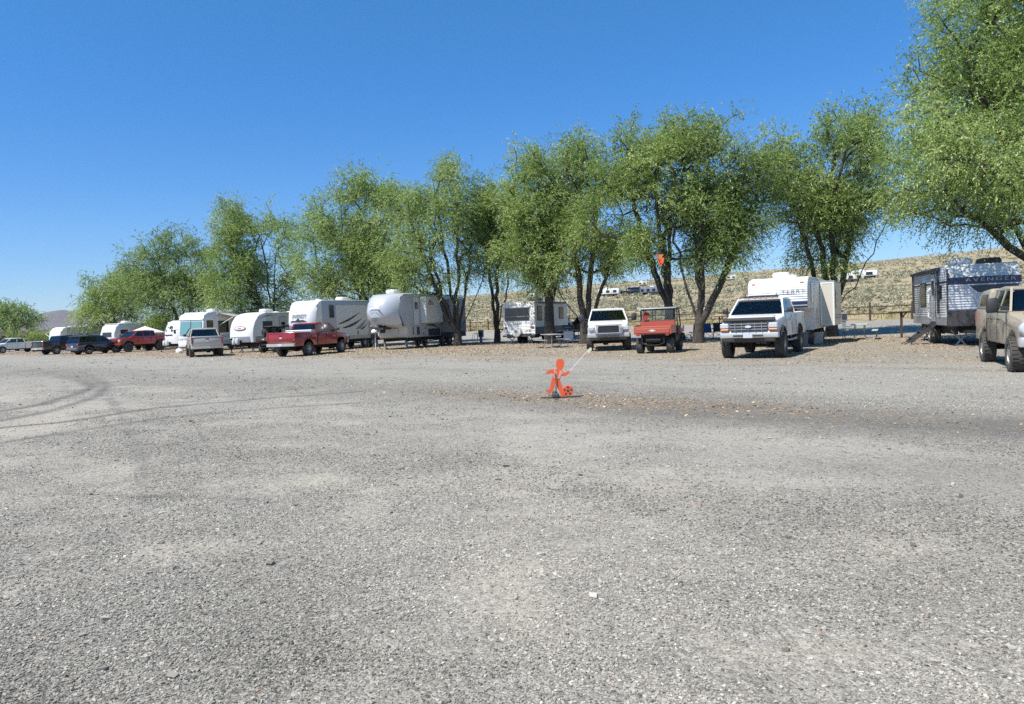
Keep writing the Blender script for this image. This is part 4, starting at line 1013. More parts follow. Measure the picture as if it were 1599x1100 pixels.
        g = MB(); g.box(-gw * 0.78, gw * 0.78, yg - 0.05, yg + 0.035, gz0 - 0.02, gz1 + 0.02); g.build('grille', M['matteblack'], root, 0)
        gs = MB()
        for k in range(8): gs.box(-gw * 0.77, gw * 0.77, yg + 0.036, yg + 0.042, gz0 + (gz1 - gz0) * (k + .3) / 8, gz0 + (gz1 - gz0) * (k + .6) / 8)
        gs.build('grille_bars', M['charcoal'], root, 0)
        gb = MB()
        gb.box(-gw, gw, yg + 0.0, yg + 0.06, gz1 + 0.02, gz1 + 0.09)
        for s in (-1, 1):
            gb.box(s * gw * 0.86 - 0.035, s * gw * 0.86 + 0.035, yg, yg + 0.06, gz0 - 0.04, gz1 + 0.02)
            gb.box(s * gw * 1.02 - 0.02, s * gw * 1.02 + 0.02, yg, yg + 0.06, gz0 - 0.02, gz1 + 0.0)
        gb.box(-gw, gw, yg, yg + 0.055, gz0 - 0.07, gz0 - 0.03)
        gb.build('grille_surround', M['chrome'], root, 30)
    else:
        g = MB(); g.box(-gw * 0.8, gw * 0.8, yg - 0.05, yg + 0.02, gz0, gz1); g.build('grille', M['matteblack'], root, 0)
        gb = MB(); gb.box(-gw * 0.8, gw * 0.8, yg + 0.021, yg + 0.05, (gz0 + gz1) / 2 - 0.03, (gz0 + gz1) / 2 + 0.03); gb.box(-0.03, 0.03, yg + 0.051, yg + 0.06, gz0, gz1)
        gb.build('grille_bars', B, root, 0)
    for s in (-1, 1):
        x0, x1 = (gw * 1.08, hw * 0.965)
        if lamps == 'rect':
            hl = MB(); hl.cbox((s * (x0 + x1) / 2, yF - 0.05, gz0 + 0.62 * (gz1 - gz0)), ((x1 - x0), 0.12, 0.62 * (gz1 - gz0)), Matrix.Identity(4), 0.025)
            hlo = hl.build('headlight', M['lamp'], root, 30)
            if front != 'framed': MB().cbox((s * (x0 + x1) / 2, yF - 0.055, gz0 + 0.10 * (gz1 - gz0)), ((x1 - x0), 0.11, 0.28 * (gz1 - gz0)), ch=0.02).build('turn_signal', M['amber'], hlo, 30)
        else:
            hl = MB(); cx = s * (x0 + x1) / 2; w_ = (x1 - x0) * 0.55
            hl.lathe_x([(-0.14, w_ * 1.0), (0.0, w_ * 1.02), (0.05, w_ * 0.8), (0.07, 0.001)], (0, 0, 0), 18, Matrix.Translation((cx, yF - 0.12, gz0 + 0.55 * (gz1 - gz0))) @ Matrix.Rotation(R(90), 4, 'Z'))
            hl.build('headlight', M['lamp'], root, 40)
        tl = MB(); tl.cbox((s * (hw - 0.062), yR + 0.055, bedz - 0.27), (0.118, 0.11, 0.44), ch=0.02); tl.build('tail_light', M['redlens'], root, 30)
    # cab
    if topper:
        tr = roof + 0.0
        tp = MB(); tp.prism([(ycr - 0.06, bedz + 0.002), (ycr - 0.06, tr - 0.08), (ycr - 0.2, tr + 0.02), (yR + 0.35, tr - 0.02), (yR + 0.2, tr - 0.10), (yR + 0.06, bedz + 0.002)], -hw + 0.05, hw - 0.05, 0.06, lambda x, y, z: (x * (1 - 0.16 * max(0, z - bedz)), y, z))
        tp.build('bed_canopy', B, root, 35)
        for s in (-1, 1):
            def X(z): return s * ((hw - 0.05) * (1 - 0.16 * max(0, z - bedz)) + 0.004)
            z0, z1 = bedz + 0.10, tr - 0.13
            q = [(X(z0), ycr - 0.25, z0), (X(z0), yR + 0.42, z0), (X(z1), yR + 0.55, z1), (X(z1), ycr - 0.30, z1)]
            MB().pane(*(q if s < 0 else q[::-1])).build('canopy_window', M['darkglass'], root, 0)
    gl = M[glassm]
    if cab == 'reg': yb = [yc, ycr]; yr2 = [yc - 0.72, ycr + 0.12]
    elif cab == 'ext': yb = [yc, yc - 1.38, ycr]; yr2 = [yc - 0.74, yc - 1.42, ycr + 0.14]
    else: yb = [yc, yc - 1.30, yc - 2.2, ycr]; yr2 = [yc - 0.78, yc - 1.34, yc - 2.16, ycr + 0.16]
    cabin(root, B, gl, belt, roof, yb, yr2, hw - 0.075, hw - 0.24, wind=M[wind] if wind else None)
    # door seams and handles
    sm = MB(); dh = MB()
    seams = [yc - 0.12, yb[1] if len(yb) > 2 else ycr + 0.04] + ([yb[2]] if len(yb) > 3 else []) + [ycr + 0.02]
    for s in (-1, 1):
        for y in seams:
            x = s * (hw + 0.0015)
            sm.box(x - 0.004, x + 0.004, y - 0.007, y + 0.007, sill + 0.07, 1.02 + l)
            sm.bar((x, y, 1.02 + l), (s * (hw * (1 - 0.10 * 0.26) + 0.001), y, belt - 0.03), 0.008, 0.014)
        for y in seams[1:]:
            dh.cbox((s * (hw * 0.99 + 0.012), y + 0.16, 1.10 + l), (0.03, 0.15, 0.035), ch=0.008)

    sm.build('door_seams', M['matteblack'], root, 0); dh.build('door_handles', M['matteblack'] if body != 'white' else B, root, 0)
    for s in (-1, 1): mirror(root, s, yc - 0.18, belt + 0.10, hw - 0.06, tow)
    if flare:
        for s in (-1, 1):
            for ya in (yf, yr_):
                pts = arch(ya, az, ra + l * 0.25 + 0.02, 13, 4, 176)
                MB().tube([(s * (hw - 0.0), y, z) for y, z in pts], 0.045, 6).build('wheel_flare', M['matteblack'], root, 60)
    if lightbar:
        b = MB(); b.box(-0.62, 0.62, yr2[0] - 0.22, yr2[0] - 0.06, roof + 0.03, roof + 0.10)
        for s in (-1, 1): b.tube([(s * 0.55, yr2[0] - 0.15, roof + 0.1), (s * 0.55, yr2[0] - 0.15, roof + 0.20)], 0.015, 5)
        b.build('light_bar', M['matteblack'], root, 30)
        b = MB(); 
        for x in (-0.42, -0.2, 0, 0.2, 0.42): b.cbox((x, yr2[0] - 0.02, roof + 0.03), (0.07, 0.06, 0.035), ch=0.01)
        b.build('cab_lights', M['amber'], root, 30)
        v = MB(); v.prism([(yr2[0] + 0.10, roof - 0.12), (yr2[0] + 0.12, roof - 0.09), (yr2[0] - 0.0, roof - 0.02), (yr2[0] - 0.02, roof - 0.04)], -hw + 0.30, hw - 0.30, 0.01); v.build('sun_visor', M['matteblack'], root, 30)
        v = MB(); v.prism([(yF - 0.03, ht - 0.08), (yF + 0.02, ht - 0.02), (yF - 0.10, ht + 0.07), (yF - 0.2, ht + 0.03)], -hw + 0.12, hw - 0.12, 0.015); v.build('bug_deflector', M['matteblack'], root, 30)
    if toolbox:
        MB().cbox((0, ycr - 0.34, bedz + 0.02), (2 * hw - 0.10, 0.42, 0.20), ch=0.02).build('tool_box', M['chrome'], root, 30)
    if step:
        for s in (-1, 1): MB().tube([(s * (hw - 0.02), yc - 0.3, sill - 0.10), (s * (hw + 0.03), yc - 0.5, sill - 0.14), (s * (hw + 0.03), ycr + 0.3, sill - 0.14), (s * (hw - 0.02), ycr + 0.1, sill - 0.10)], 0.04, 7).build('side_step', M['steel'], root, 40)
    for s in (-1, 1):
        for ya in (yf, yr_): wheel(root, s * (hw - 0.13 + (0.04 if lift else 0)), ya, R_, 0.27 if not lift else 0.31, rim, 0.60, rimstyle, rimmat)
    return root

def put(root, heading, la, px, py, zc=0.0):
    """turn the thing and stand the local ground point la=(x, y) at photo pixel (px, py)"""
    root.rotation_euler = (0, 0, -R(heading))
    g = ground_at(px, py)
    v = Matrix.Rotation(-R(heading), 3, 'Z') @ Vector((la[0], la[1], 0))
    root.location = (g.x - v.x, g.y - v.y, tz(g.x, g.y) + zc)
    return root
def putd(root, heading, la, px, d):
    root.rotation_euler = (0, 0, -R(heading))
    g = at_depth(px, 500, d)
    v = Matrix.Rotation(-R(heading), 3, 'Z') @ Vector((la[0], la[1], 0))
    root.location = (g.x - v.x, g.y - v.y, tz(g.x, g.y))
    return root

G = 'vehicles parked along the row'
# tan crew cab with canopy (right edge, facing the camera)
t = thing('pickup_truck', 'tan four door pickup with matching bed canopy and big tow mirrors, at the right edge', 'pickup truck', group=G)
pickup(t, 'tan', L=5.85, W=2.02, R_=0.41, yf=2.02, wb=3.57, lift=0.10, cab='crew', front='cross', lamps='round', bumper='chrome', tow=True, topper=True, glassm='darkglass', drop=0.08, plate=False)
put(t, 204, (1.0, 2.02), 1580, 581)
# white older lifted pickup
t = thing('pickup_truck', 'lifted white pickup with black hood deflector and roof light bar', 'pickup truck', group=G)
pickup(t, 'white', L=5.9, W=2.0, R_=0.44, yf=2.05, wb=3.53, lift=0.22, cab='ext', front='bars', lamps='rect', bumper='chrome', lightbar=True, rim='alloy', glassm='glass', step=True, flare=True)
put(t, 210, (1.0, 2.05), 1134, 559)
MB().cbox((0, 2.95 + 0.115, 0.72 + 0.09), (0.31, 0.015, 0.15)).build('number_plate', M['plate'], t, 0)
# newer white pickup, square grille
t = thing('pickup_truck', 'white pickup with large dark framed grille, left of the red utility vehicle', 'pickup truck', group=G)
pickup(t, 'white', L=6.0, W=2.03, R_=0.42, yf=2.05, wb=3.6, lift=0.16, cab='crew', front='framed', lamps='rect', bumper='chrome', tow=True, wind='clearglass', glassm='clearglass')
put(t, 187, (1.0, 2.05), 919, 548.5)
# dark red pickup
t = thing('pickup_truck', 'dark red extended cab pickup with silver tool box across its bed, seen from behind', 'pickup truck', group=G)
pickup(t, 'red', L=6.1, W=2.02, R_=0.42, yf=2.1, wb=3.75, lift=0.12, cab='ext', bumper='chrome', toolbox=True, glassm='darkglass', mark=True, rimstyle='dish')
put(t, 19, (-0.9, -1.65), 442, 556.5)
# pale beige pickup from behind
t = thing('pickup_truck', 'pale beige pickup seen squarely from behind in front of the white motorhome', 'pickup truck', group=G)
pickup(t, 'beige', L=5.8, W=2.03, R_=0.40, yf=2.0, wb=3.57, lift=0.06, cab='crew', bumper='chrome', glassm='glass', mark=True)
put(t, -27, (-0.9, -1.57), 300.5, 558)
# red and black lifted pickup
t = thing('pickup_truck', 'bright red lifted pickup with black hood and big black wheels, facing the lot', 'pickup truck', group=G)
pickup(t, 'redorange', L=5.85, W=2.03, R_=0.48, yf=2.0, wb=3.6, lift=0.24, cab='crew', hood='black', front='cross', lamps='rect', bumper='redorange', glassm='darkglass', flare=True, rimmat=M['matteblack'])
put(t, 208, (-1.0, 2.0), 201.5, 550.2)
# black pickup
t = thing('pickup_truck', 'black pickup with chrome rear bumper, beside the dark blue wagon at the left', 'pickup truck', group=G)
pickup(t, 'black', L=5.9, W=2.0, R_=0.40, yf=2.05, wb=3.6, lift=0.05, cab='crew', bumper='chrome', glassm='darkglass')
put(t, 27, (-0.9, -1.55), 72, 554)
# far left white long bed
t = thing('pickup_truck', 'white long bed pickup seen from its side at the far left edge', 'pickup truck', group=G)
pickup(t, 'white', L=6.1, W=2.0, R_=0.40, yf=2.1, wb=3.95, lift=0.03, cab='ext', front='bars', bumper='chrome', glassm='glass', rimstyle='dish')
put(t, 210, (-0.95, 2.1), 4.5, 552.2)

def suv(root, body='navy'):
    B = M[body]; L = 4.85; W = 1.92; hw = W / 2; yF = L / 2; yR = -L / 2; R_ = 0.39; yf = 1.45; yr_ = -1.34
    belt, roof, sill = 1.16, 1.80, 0.42; yc = yf - 0.42; ycr = yR + 0.10; ra = R_ + 0.08; az = R_ + 0.02
    a1 = sorted(arch(yf, az, ra, 11), key=lambda p: p[0]); a2 = sorted(arch(yr_, az, ra, 11), key=lambda p: p[0])
    prof = [(yF - 0.04, sill + 0.05), (yF, 0.85), (yF - 0.1, 0.98), (yF - 0.3, 1.03), (yc + 0.1, belt - 0.04), (yc, belt), (ycr, belt), (yR, belt - 0.1), (yR + 0.02, 0.75), (yR + 0.0, sill + 0.02), (yR + 0.05, sill)] + [(a2[0][0], sill)] + a2 + [(a2[-1][0], sill), (a1[0][0], sill)] + a1 + [(a1[-1][0], sill)]
    def warp(x, y, z):
        if y > yf: x *= 1 - 0.12 * ((y - yf) / (yF - yf)) ** 2
        if z > 0.95: x *= 1 - 0.10 * (z - 0.95)
        return (x, y, z)
    MB().prism(prof, -hw, hw, 0.05, warp).build('body', B, root, 35)
    cabin(root, B, M['darkglass'], belt, roof, [yc, yc - 1.15, yc - 2.1, ycr], [yc - 0.75, yc - 1.2, yc - 2.1, ycr + 0.22], hw - 0.07, hw - 0.21)
    for s in (-1, 1):
        MB().tube([(s * 0.62, yc - 0.95, roof + 0.02), (s * 0.62, yc - 1.1, roof + 0.07), (s * 0.62, ycr + 0.5, roof + 0.07), (s * 0.62, ycr + 0.35, roof + 0.02)], 0.02, 5).build('roof_rack', M['steel'], root, 0)
        MB().cbox((s * (hw - 0.13), yR + 0.03, 0.98), (0.24, 0.12, 0.15), ch=0.02).build('tail_light', M['redlens'], root, 0)
        MB().cbox((s * (hw - 0.22), yF - 0.05, 0.86), (0.32, 0.14, 0.14), ch=0.03).build('headlight', M['lamp'], root, 0)
        mirror(root, s, yc - 0.25, belt + 0.08, hw - 0.06)
    MB().cbox((0, yR + 0.0, 0.50), (W - 0.14, 0.16, 0.20), ch=0.04).build('rear_bumper', B, root, 30)
    MB().cbox((0, yR - 0.03, 0.60), (W - 0.4, 0.12, 0.03), ch=0.01).build('bumper_trim', M['chrome'], root, 30)
    MB().cbox((0, yR - 0.018, 0.80), (0.31, 0.02, 0.15)).build('number_plate', M['plate'], root, 0)
    MB().cbox((0, ycr + 0.06, roof + 0.0), (W - 0.55, 0.26, 0.04), ch=0.01).build('spoiler', B, root, 0)
    MB().box(-hw + 0.36, hw - 0.36, yR + 0.2, yF - 0.2, 0.25, 0.6).build('underbody', M['dark'], root, 0)
    for s in (-1, 1):
        for ya in (yf, yr_): wheel(root, s * (hw - 0.12), ya, R_, 0.25, 'alloy')
t = thing('suv', 'dark navy sport utility wagon between the black pickup and the bright red pickup', 'suv', group=G)
suv(t); put(t, 27, (-0.85, -1.34), 122, 554)

# ------------------------------------------------------------------ trailers and motorhome
def wall_panel(root, s, y, z, w, h, mat, name, hw, t=0.02, frame=None, label=None):
    """flat panel on the side wall s (+1 right, -1 left)"""
    par = root
    if frame:
        f = MB(); x0 = s * (hw - 0.004); x1 = s * (hw + t * 0.9)
        f.cbox(((x0 + x1) / 2, y, z), (abs(x1 - x0), w + 0.09, h + 0.09), ch=0.006); par = f.build(name + '_frame' if name != 'window' else 'window_frame', frame, root, 0)
        t = t + 0.012
    b = MB(); x0 = s * (hw - 0.004); x1 = s * (hw + t)
    b.cbox(((x0 + x1) / 2, y, z), (abs(x1 - x0), w, h), ch=0.008)
    return b.build(name, mat, par if frame else root, 0)
def swoosh(root, s, hw, pts, mat, name='graphic', t=0.012):
    b = MB(); u = (0, 1, 0) if s > 0 else (0, -1, 0)
    P = [(p[0] if s > 0 else -p[0], p[1]) for p in pts]
    b.plate(P, (s * (hw - 0.002), 0, 0), u, (0, 0, 1), t)
    return b.build(name, mat, root, 0)
def streak(y0, z0, y1, z1, w, bend=0.0, n=8):
    """a tapering curved streak outline"""
    up = []; dn = []
    for i in range(n + 1):
        t = i / n; y = y0 + (y1 - y0) * t; z = z0 + (z1 - z0) * t + bend * math.sin(math.pi * t); k = w * math.sin(math.pi * min(1, 0.08 + t * 0.92)) * 0.5 + 0.004
        up.append((y, z + k)); dn.append((y, z - k))
    return up + dn[::-1]
def ac_unit(root, y, z, mat='white', x=0.0, black=False):
    b = MB(); b.cbox((x, y, z + 0.16), (0.72, 1.0, 0.30), ch=0.09); b.build('air_conditioner', M['matteblack'] if black else M[mat], root, 45)
def vent(root, y, z, x=0.3):
    b = MB(); b.lathe_z([(0.30, 0), (0.30, 0.06), (0.22, 0.12), (0.001, 0.15)], (x, y, z), 12); b.build('roof_vent', M['white'], root, 45)
def axle_set(root, ys, hw, R_=0.36, style='spoke', rim='alloy'):
    for s in (-1, 1):
        for y in ys: wheel(root, s * (hw - 0.17), y, R_, 0.22, rim, 0.6, style)
        a = MB(); pts = [(y, z) for y, z in arch((ys[0] + ys[-1]) / 2, R_, 0.0, 3)]
        a.cbox((s * (hw - 0.16), (ys[0] + ys[-1]) / 2, R_ + 0.44), (0.3, abs(ys[0] - ys[-1]) + 0.9, 0.10), ch=0.02); a.build('fender', M['matteblack'], root, 30)
def jack(root, x, y, z):
    b = MB(); b.tube([(x, y, z), (x, y, 0.06)], 0.035, 7); b.cbox((x, y, 0.03), (0.22, 0.22, 0.05)); b.build('stabiliser_jack', M['steel'], root, 30)
def scissor(root, x, y, z):
    b = MB(); b.bar((x - 0.32, y, z), (x + 0.15, y, 0.05), 0.05); b.bar((x + 0.32, y, z), (x - 0.15, y, 0.05), 0.05); b.cbox((x, y, 0.03), (0.4, 0.15, 0.04)); b.build('stabiliser_jack', M['steel'], root, 30)
def tanks(root, y, z=0.55):
    for s in (-1, 1):
        b = MB(); b.lathe_z([(0.001, 0), (0.13, 0.02), (0.155, 0.08), (0.155, 0.40), (0.12, 0.48), (0.05, 0.50), (0.05, 0.56), (0.001, 0.56)], (s * 0.18, y, z), 16); b.build('propane_tank', M['propane'], root, 45)
    b = MB(); b.cbox((0, y - 0.32, z + 0.2), (0.4, 0.22, 0.3), ch=0.02); b.build('battery_box', M['matteblack'], root, 30)
def tongue(root, yF, z=0.5, ln=1.1):
    b = MB(); 
    for s in (-1, 1): b.bar((s * 0.75, yF - 0.3, z), (0, yF + ln, z), 0.08, 0.12)
    b.tube([(0, yF + ln - 0.1, z + 0.45), (0, yF + ln - 0.1, 0.06)], 0.04, 8); b.cbox((0, yF + ln - 0.1, 0.03), (0.2, 0.2, 0.05)); b.cbox((0, yF + ln + 0.1, z), (0.12, 0.3, 0.12)); b.cbox((0, yF + ln - 0.1, z + 0.5), (0.14, 0.16, 0.14))
    b.build('tongue', M['dark'], root, 30)
def frame_rails(root, y0, y1, hw, z0=0.42, z1=0.72):
    b = MB(); b.box(-hw + 0.30, -hw + 0.38, y0, y1, z0, z1); b.box(hw - 0.38, hw - 0.30, y0, y1, z0, z1); b.box(-hw + 0.381, hw - 0.381, y0 + 0.1, y1 - 0.1, z0 + 0.1, z1 - 0.02)
    b.tube([(0.5, y0 + 1, 0.40), (0.5, y0 + 2.5, 0.38)], 0.05, 6)
    b.build('chassis', M['dark'], root, 30)
def roof_skin(root, y0, y1, hw, z, mat='offroof'):
    b = MB(); b.prism([(y0, z - 0.02), (y0 + 0.05, z + 0.035), ((y0 + y1) / 2, z + 0.06), (y1 - 0.05, z + 0.035), (y1, z - 0.02)], -hw + 0.03, hw - 0.03, 0.03); b.build('roof', M[mat], root, 40)
def steps(root, s, y, z, hw, long=True):
    b = MB(); n = 3; dx = 0.95 if long else 0.5
    for yy in (y - 0.32, y + 0.32): b.bar((s * (hw + 0.0), yy, z), (s * (hw + dx), yy, 0.10), 0.05, 0.14); b.bar((s * (hw + dx), yy, 0.12), (s * (hw + dx + 0.22), yy, 0.02), 0.04)
    for i in range(n):
        t = (i + 0.5) / n; b.cbox((s * (hw + dx * t), y, z * (1 - t) + 0.1 * t + 0.06), (0.26, 0.66, 0.035))
    b.build('entry_steps', M['matteblack'], root, 0)

def rv_body(root, prof, W, mat, bev=0.06, warp=None, name='body', smooth=35):
    b = MB(); b.prism(prof, -W / 2, W / 2, bev, warp); return b.build(name, mat, root, smooth)
def nose_part(root, prof, W, mat, y_cut, bulge=0.35, name='nose_cap', bev=0.10, p=3.0):
    """front cap: rounded in plan"""
    b = MB(); n = 14; hw = W / 2
    vs = []; m = len(prof)
    for i in range(n + 1):
        a = -1 + 2 * i / n; x = math.copysign(abs(math.sin(a * math.pi / 2)) , a) * hw
        q = abs(x) / hw
        for (y, z) in prof:
            yy = y - bulge * (q ** p) * max(0, min(1, (y - y_cut) / 0.6))
            vs.append((x, yy, z + (-0.06 if z > 3 else 0) * q ** 6))
    fs = []
    for i in range(n):
        for j in range(m):
            k = (j + 1) % m
            fs.append((i * m + j, (i + 1) * m + j, (i + 1) * m + k, i * m + k))
    fs.append(tuple(range(m))[::-1]); fs.append(tuple(n * m + j for j in range(m)))
    b.add(vs, fs); o = b.build(name, mat, root, 45); return o

GR = 'trailers and motorhomes parked along the row'
# ---- ribbed white fifth wheel (behind the lifted white pickup)
t = thing('fifth_wheel_trailer', 'ribbed white fifth wheel trailer with extended slide-out, behind the lifted white pickup', 'trailer', group=GR)
hw = 1.22
rv_body(t, [(4.0, 1.68), (4.02, 2.35), (3.96, 2.72), (3.78, 2.93), (3.5, 3.0), (-4.2, 3.0), (-4.2, 0.72), (2.05, 0.72), (2.05, 1.66)], 2.44, M['rib_white'])
roof_skin(t, -4.1, 3.4, hw, 3.0); frame_rails(t, -4.0, 1.9, hw, 0.5, 0.8)
ac_unit(t, 1.6, 3.02, x=0.15); ac_unit(t, 0.0, 3.02, x=0.2); vent(t, 2.6, 3.03, -0.35)
for s, y in ((-1, 2.9),): wall_panel(t, s, y, 2.35, 0.42, 0.85, M['rvglass'], 'window', hw, frame=M['ltgrey'])
wall_panel(t, 1, 2.5, 2.2, 0.6, 0.5, M['rvglass'], 'window', hw, frame=M['ltgrey'])
wall_panel(t, -1, 1.2, 1.25, 0.7, 0.45, M['cream'], 'storage_door', hw); wall_panel(t, -1, 1.1, 1.5, 0.28, 0.3, M['steel'], 'vent_grille', hw)
b = MB(); b.box(-1.0, -0.05, 2.052, 2.075, 0.85, 1.55); b.build('front_storage_door', M['white'], t, 0)
sl_ = MB(); sl_.cbox((-hw - 0.30, -1.75, 1.86), (0.64, 3.4, 2.05), ch=0.03); so_ = sl_.build('slide_out', M['cream'], t, 30)
w_ = MB(); w_.cbox((-hw - 0.625, -1.0, 2.1), (0.03, 0.6, 0.85), ch=0.008); w_.build('window', M['rvglass'], so_, 0)
w_ = MB(); w_.box(-hw - 0.635, -hw - 0.618, -3.35, -0.15, 1.15, 1.22); w_.box(-hw - 0.635, -hw - 0.618, -3.35, -0.15, 1.30, 1.34); w_.build('trim_stripe', M['greyink'], so_, 0)
w_ = MB(); w_.box(-hw - 0.65, -hw + 0.02, -3.48, -0.03, 2.886, 2.91); w_.build('slide_roof', M['offroof'], so_, 0)
w_ = MB(); w_.box(-hw - 0.63, -hw - 0.56, -0.052, -0.040, 0.86, 2.86); w_.box(-hw - 0.11, -hw - 0.03, -0.052, -0.040, 0.86, 2.86); w_.box(-hw - 0.559, -hw - 0.111, -0.052, -0.040, 0.86, 0.93); w_.box(-hw - 0.559, -hw - 0.111, -0.052, -0.040, 2.78, 2.86); w_.build('corner_trim', M['white'], so_, 0)
MB().box(-hw + 0.02, hw - 0.02, 4.012, 4.03, 1.72, 1.97).build('front_stripe', M['blueink'], t, 0)
MB().box(-hw + 0.02, hw - 0.02, 4.028, 4.036, 1.80, 1.835).build('front_stripe', M['silver'], t, 0)
MB().box(-hw + 0.5, hw - 0.05, 4.022, 4.03, 2.30, 2.325).build('front_stripe', M['greyink'], t, 0)
lettering('TERRY', 0.21, M['greyink'], t, (-0.62, 4.045, 2.42), (R(90), 0, R(180)), shear=0.2, bold=0.0, space=1.35, sx=1.25)
for s in (-1, 1): MB().cbox((s * 0.98, 3.93, 2.78), (0.16, 0.05, 0.06), ch=0.01).build('marker_light', M['amber'], t, 0)
b = MB(); b.box(-0.5, 0.5, 2.1, 3.6, 1.50, 1.66); b.box(-0.16, 0.16, 3.0, 3.4, 1.1, 1.5); b.build('kingpin', M['dark'], t, 0)
for s in (-1, 1):
    b = MB(); b.bar((s * 0.85, 2.0, 0.9), (s * 0.85, 2.0, 0.1), 0.09); b.cbox((s * 0.85, 2.0, 0.05), (0.25, 0.25, 0.08)); b.build('landing_leg', M['steel'], t, 30)
axle_set(t, (-1.1, -2.0), hw, 0.36, 'dish'); jack(t, -0.9, -4.0, 0.7); jack(t, 0.9, -4.0, 0.7)
putd(t, 209, (1.22, 4.0), 1168.5, 32.1)

# ---- blue-grey ribbed travel trailer at the right
t = thing('travel_trailer', 'grey and blue ribbed travel trailer with black awning arms and entry steps', 'trailer', group=GR)
rv_body(t, [(3.45, 0.78), (3.46, 2.30), (3.40, 2.60), (3.25, 2.90), (3.05, 3.12), (-3.5, 3.05), (-3.5, 0.78)], 2.44, M['rib_grey'])
roof_skin(t, -3.4, 2.95, hw, 3.09, 'ltgrey'); frame_rails(t, -3.3, 3.3, hw, 0.45, 0.80)
MB().prism([(3.456, 1.38), (3.474, 1.38), (3.474, 2.34), (3.456, 2.34)], -hw + 0.03, hw - 0.03, 0.0).build('front_panel', M['rib_blue'], t, 30)
MB().prism([(3.25, 0.74), (3.50, 0.80), (3.50, 1.36), (3.25, 1.36)], -hw + 0.0, hw - 0.0, 0.03).build('front_skirt', M['matteblack'], t, 30)
bn = MB(); bn.box(-hw + 0.02, hw - 0.02, 3.43, 3.485, 2.36, 2.62); bn.build('banner', M['blueink'], t, 0)
lettering('AVENGER', 0.19, M['steel'], t, (-0.20, 3.492, 2.50), (R(90), 0, R(180)), bold=0.0, space=1.35, sx=1.6)
b = MB(); b.plate([(-1.12, 2.30), (0.50, 2.30), (0.22, 2.05), (-1.12, 1.75)][::-1], (0, 3.476, 0), (1, 0, 0), (0, 0, 1), -0.012); b.build('graphic', M['ink'], t, 0)
ac_unit(t, 1.0, 3.1, 'ltgrey', x=-0.75, black=True); ac_unit(t, 2.3, 3.08, 'ltgrey', x=0.55)
# door side (camera left)
wall_panel(t, 1, 1.0, 1.9, 0.66, 1.95, M['ltgrey'], 'door', hw, frame=M['matteblack']); wall_panel(t, 1, 1.0, 2.3, 0.38, 0.62, M['rvglass'], 'door_window', hw + 0.03)
wall_panel(t, 1, -1.1, 2.05, 1.1, 0.95, M['rvglass'], 'window', hw, frame=M['matteblack']); wall_panel(t, 1, 2.35, 2.1, 0.30, 0.45, M['rvglass'], 'window', hw, frame=M['matteblack'])
MB().tube([(hw + 0.02, 0.50, 1.05), (hw + 0.10, 0.50, 1.1), (hw + 0.10, 0.50, 2.25), (hw + 0.02, 0.50, 2.3)], 0.035, 6).build('grab_handle', M['white'], t, 40)
MB().box(hw - 0.002, hw + 0.006, -3.45, 3.40, 0.80, 1.10).build('lower_band', M['midgrey'], t, 0)
MB().box(hw - 0.002, hw + 0.006, -3.44, 3.38, 2.44, 2.52).build('upper_band', M['charcoal'], t, 0)
MB().box(hw - 0.002, hw + 0.010, 3.05, 3.38, 1.12, 1.50).build('corner_patch', M['white'], t, 0)
MB().box(hw - 0.002, hw + 0.010, -3.44, -3.1, 1.12, 1.50).build('corner_patch', M['white'], t, 0)
b = MB(); b.tube([(hw + 0.08, -3.2, 3.02), (hw + 0.08, 2.2, 3.02)], 0.075, 8); b.build('awning_roll', M['charcoal'], t, 40)
for y in (-3.1, 2.1): MB().bar((hw + 0.05, y, 1.25), (hw + 0.07, y, 3.0), 0.07, 0.09).build('awning_arm', M['matteblack'], t, 0)
b = MB(); b.box(hw - 0.03, hw + 0.014, 3.36, 3.475, 0.80, 2.95)
b.build('corner_trim', M['charcoal'], t, 0)
steps(t, 1, 1.0, 0.85, hw); axle_set(t, (-0.35, 0.55), hw, 0.36, 'spoke'); scissor(t, 0.7, 3.0, 0.6); scissor(t, -0.7, 3.0, 0.6); scissor(t, 0.7, -3.2, 0.6)
tongue(t, 3.45, 0.55, 1.1); tanks(t, 3.95, 0.62)
putd(t, 199, (1.22, 3.45), 1480, 28.3)

# ---- silver nosed fifth wheel
t = thing('fifth_wheel_trailer', 'large fifth wheel trailer with rounded silver nose and cream lower box, behind a tree', 'trailer', group=GR)
hw = 1.25
rv_body(t, [(4.1, 1.62), (4.1, 3.55), (3.5, 3.78), (2.0, 3.82), (-5.2, 3.70), (-5.2, 0.75), (3.0, 0.75), (3.25, 0.95), (3.25, 1.62)], 2.5, M['ltgrey'])
nose_part(t, [(3.9, 1.58), (4.3, 1.52), (4.9, 1.72), (5.25, 2.15), (5.32, 2.65), (5.15, 3.15), (4.75, 3.58), (4.2, 3.78), (3.6, 3.82), (3.6, 1.58)], 2.52, M['silver'], 3.9, 0.95, p=2.6)
nose_part(t, [(4.55, 1.9), (5.30, 2.2), (5.37, 2.65), (5.22, 3.10), (4.85, 3.45), (4.55, 3.4)], 1.75, M['silver'], 4.5, 0.62, 'nose_bulge', p=2.4)
roof_skin(t, -5.0, 3.6, hw, 3.77); frame_rails(t, -5, 3.0, hw, 0.5, 0.85)
nose_part(t, [(2.4, 0.78), (3.35, 0.80), (3.52, 1.0), (3.50, 1.58), (2.4, 1.58)], 2.46, M['cream'], 2.5, 0.30, 'lower_front_box')
b = MB(); b.box(-0.62, 0.62, 3.53, 3.545, 0.98, 1.40); b.build('front_storage_door', M['offwhite'], t, 0)
ac_unit(t, 2.9, 3.80, 'white'); vent(t, 0.5, 3.78)
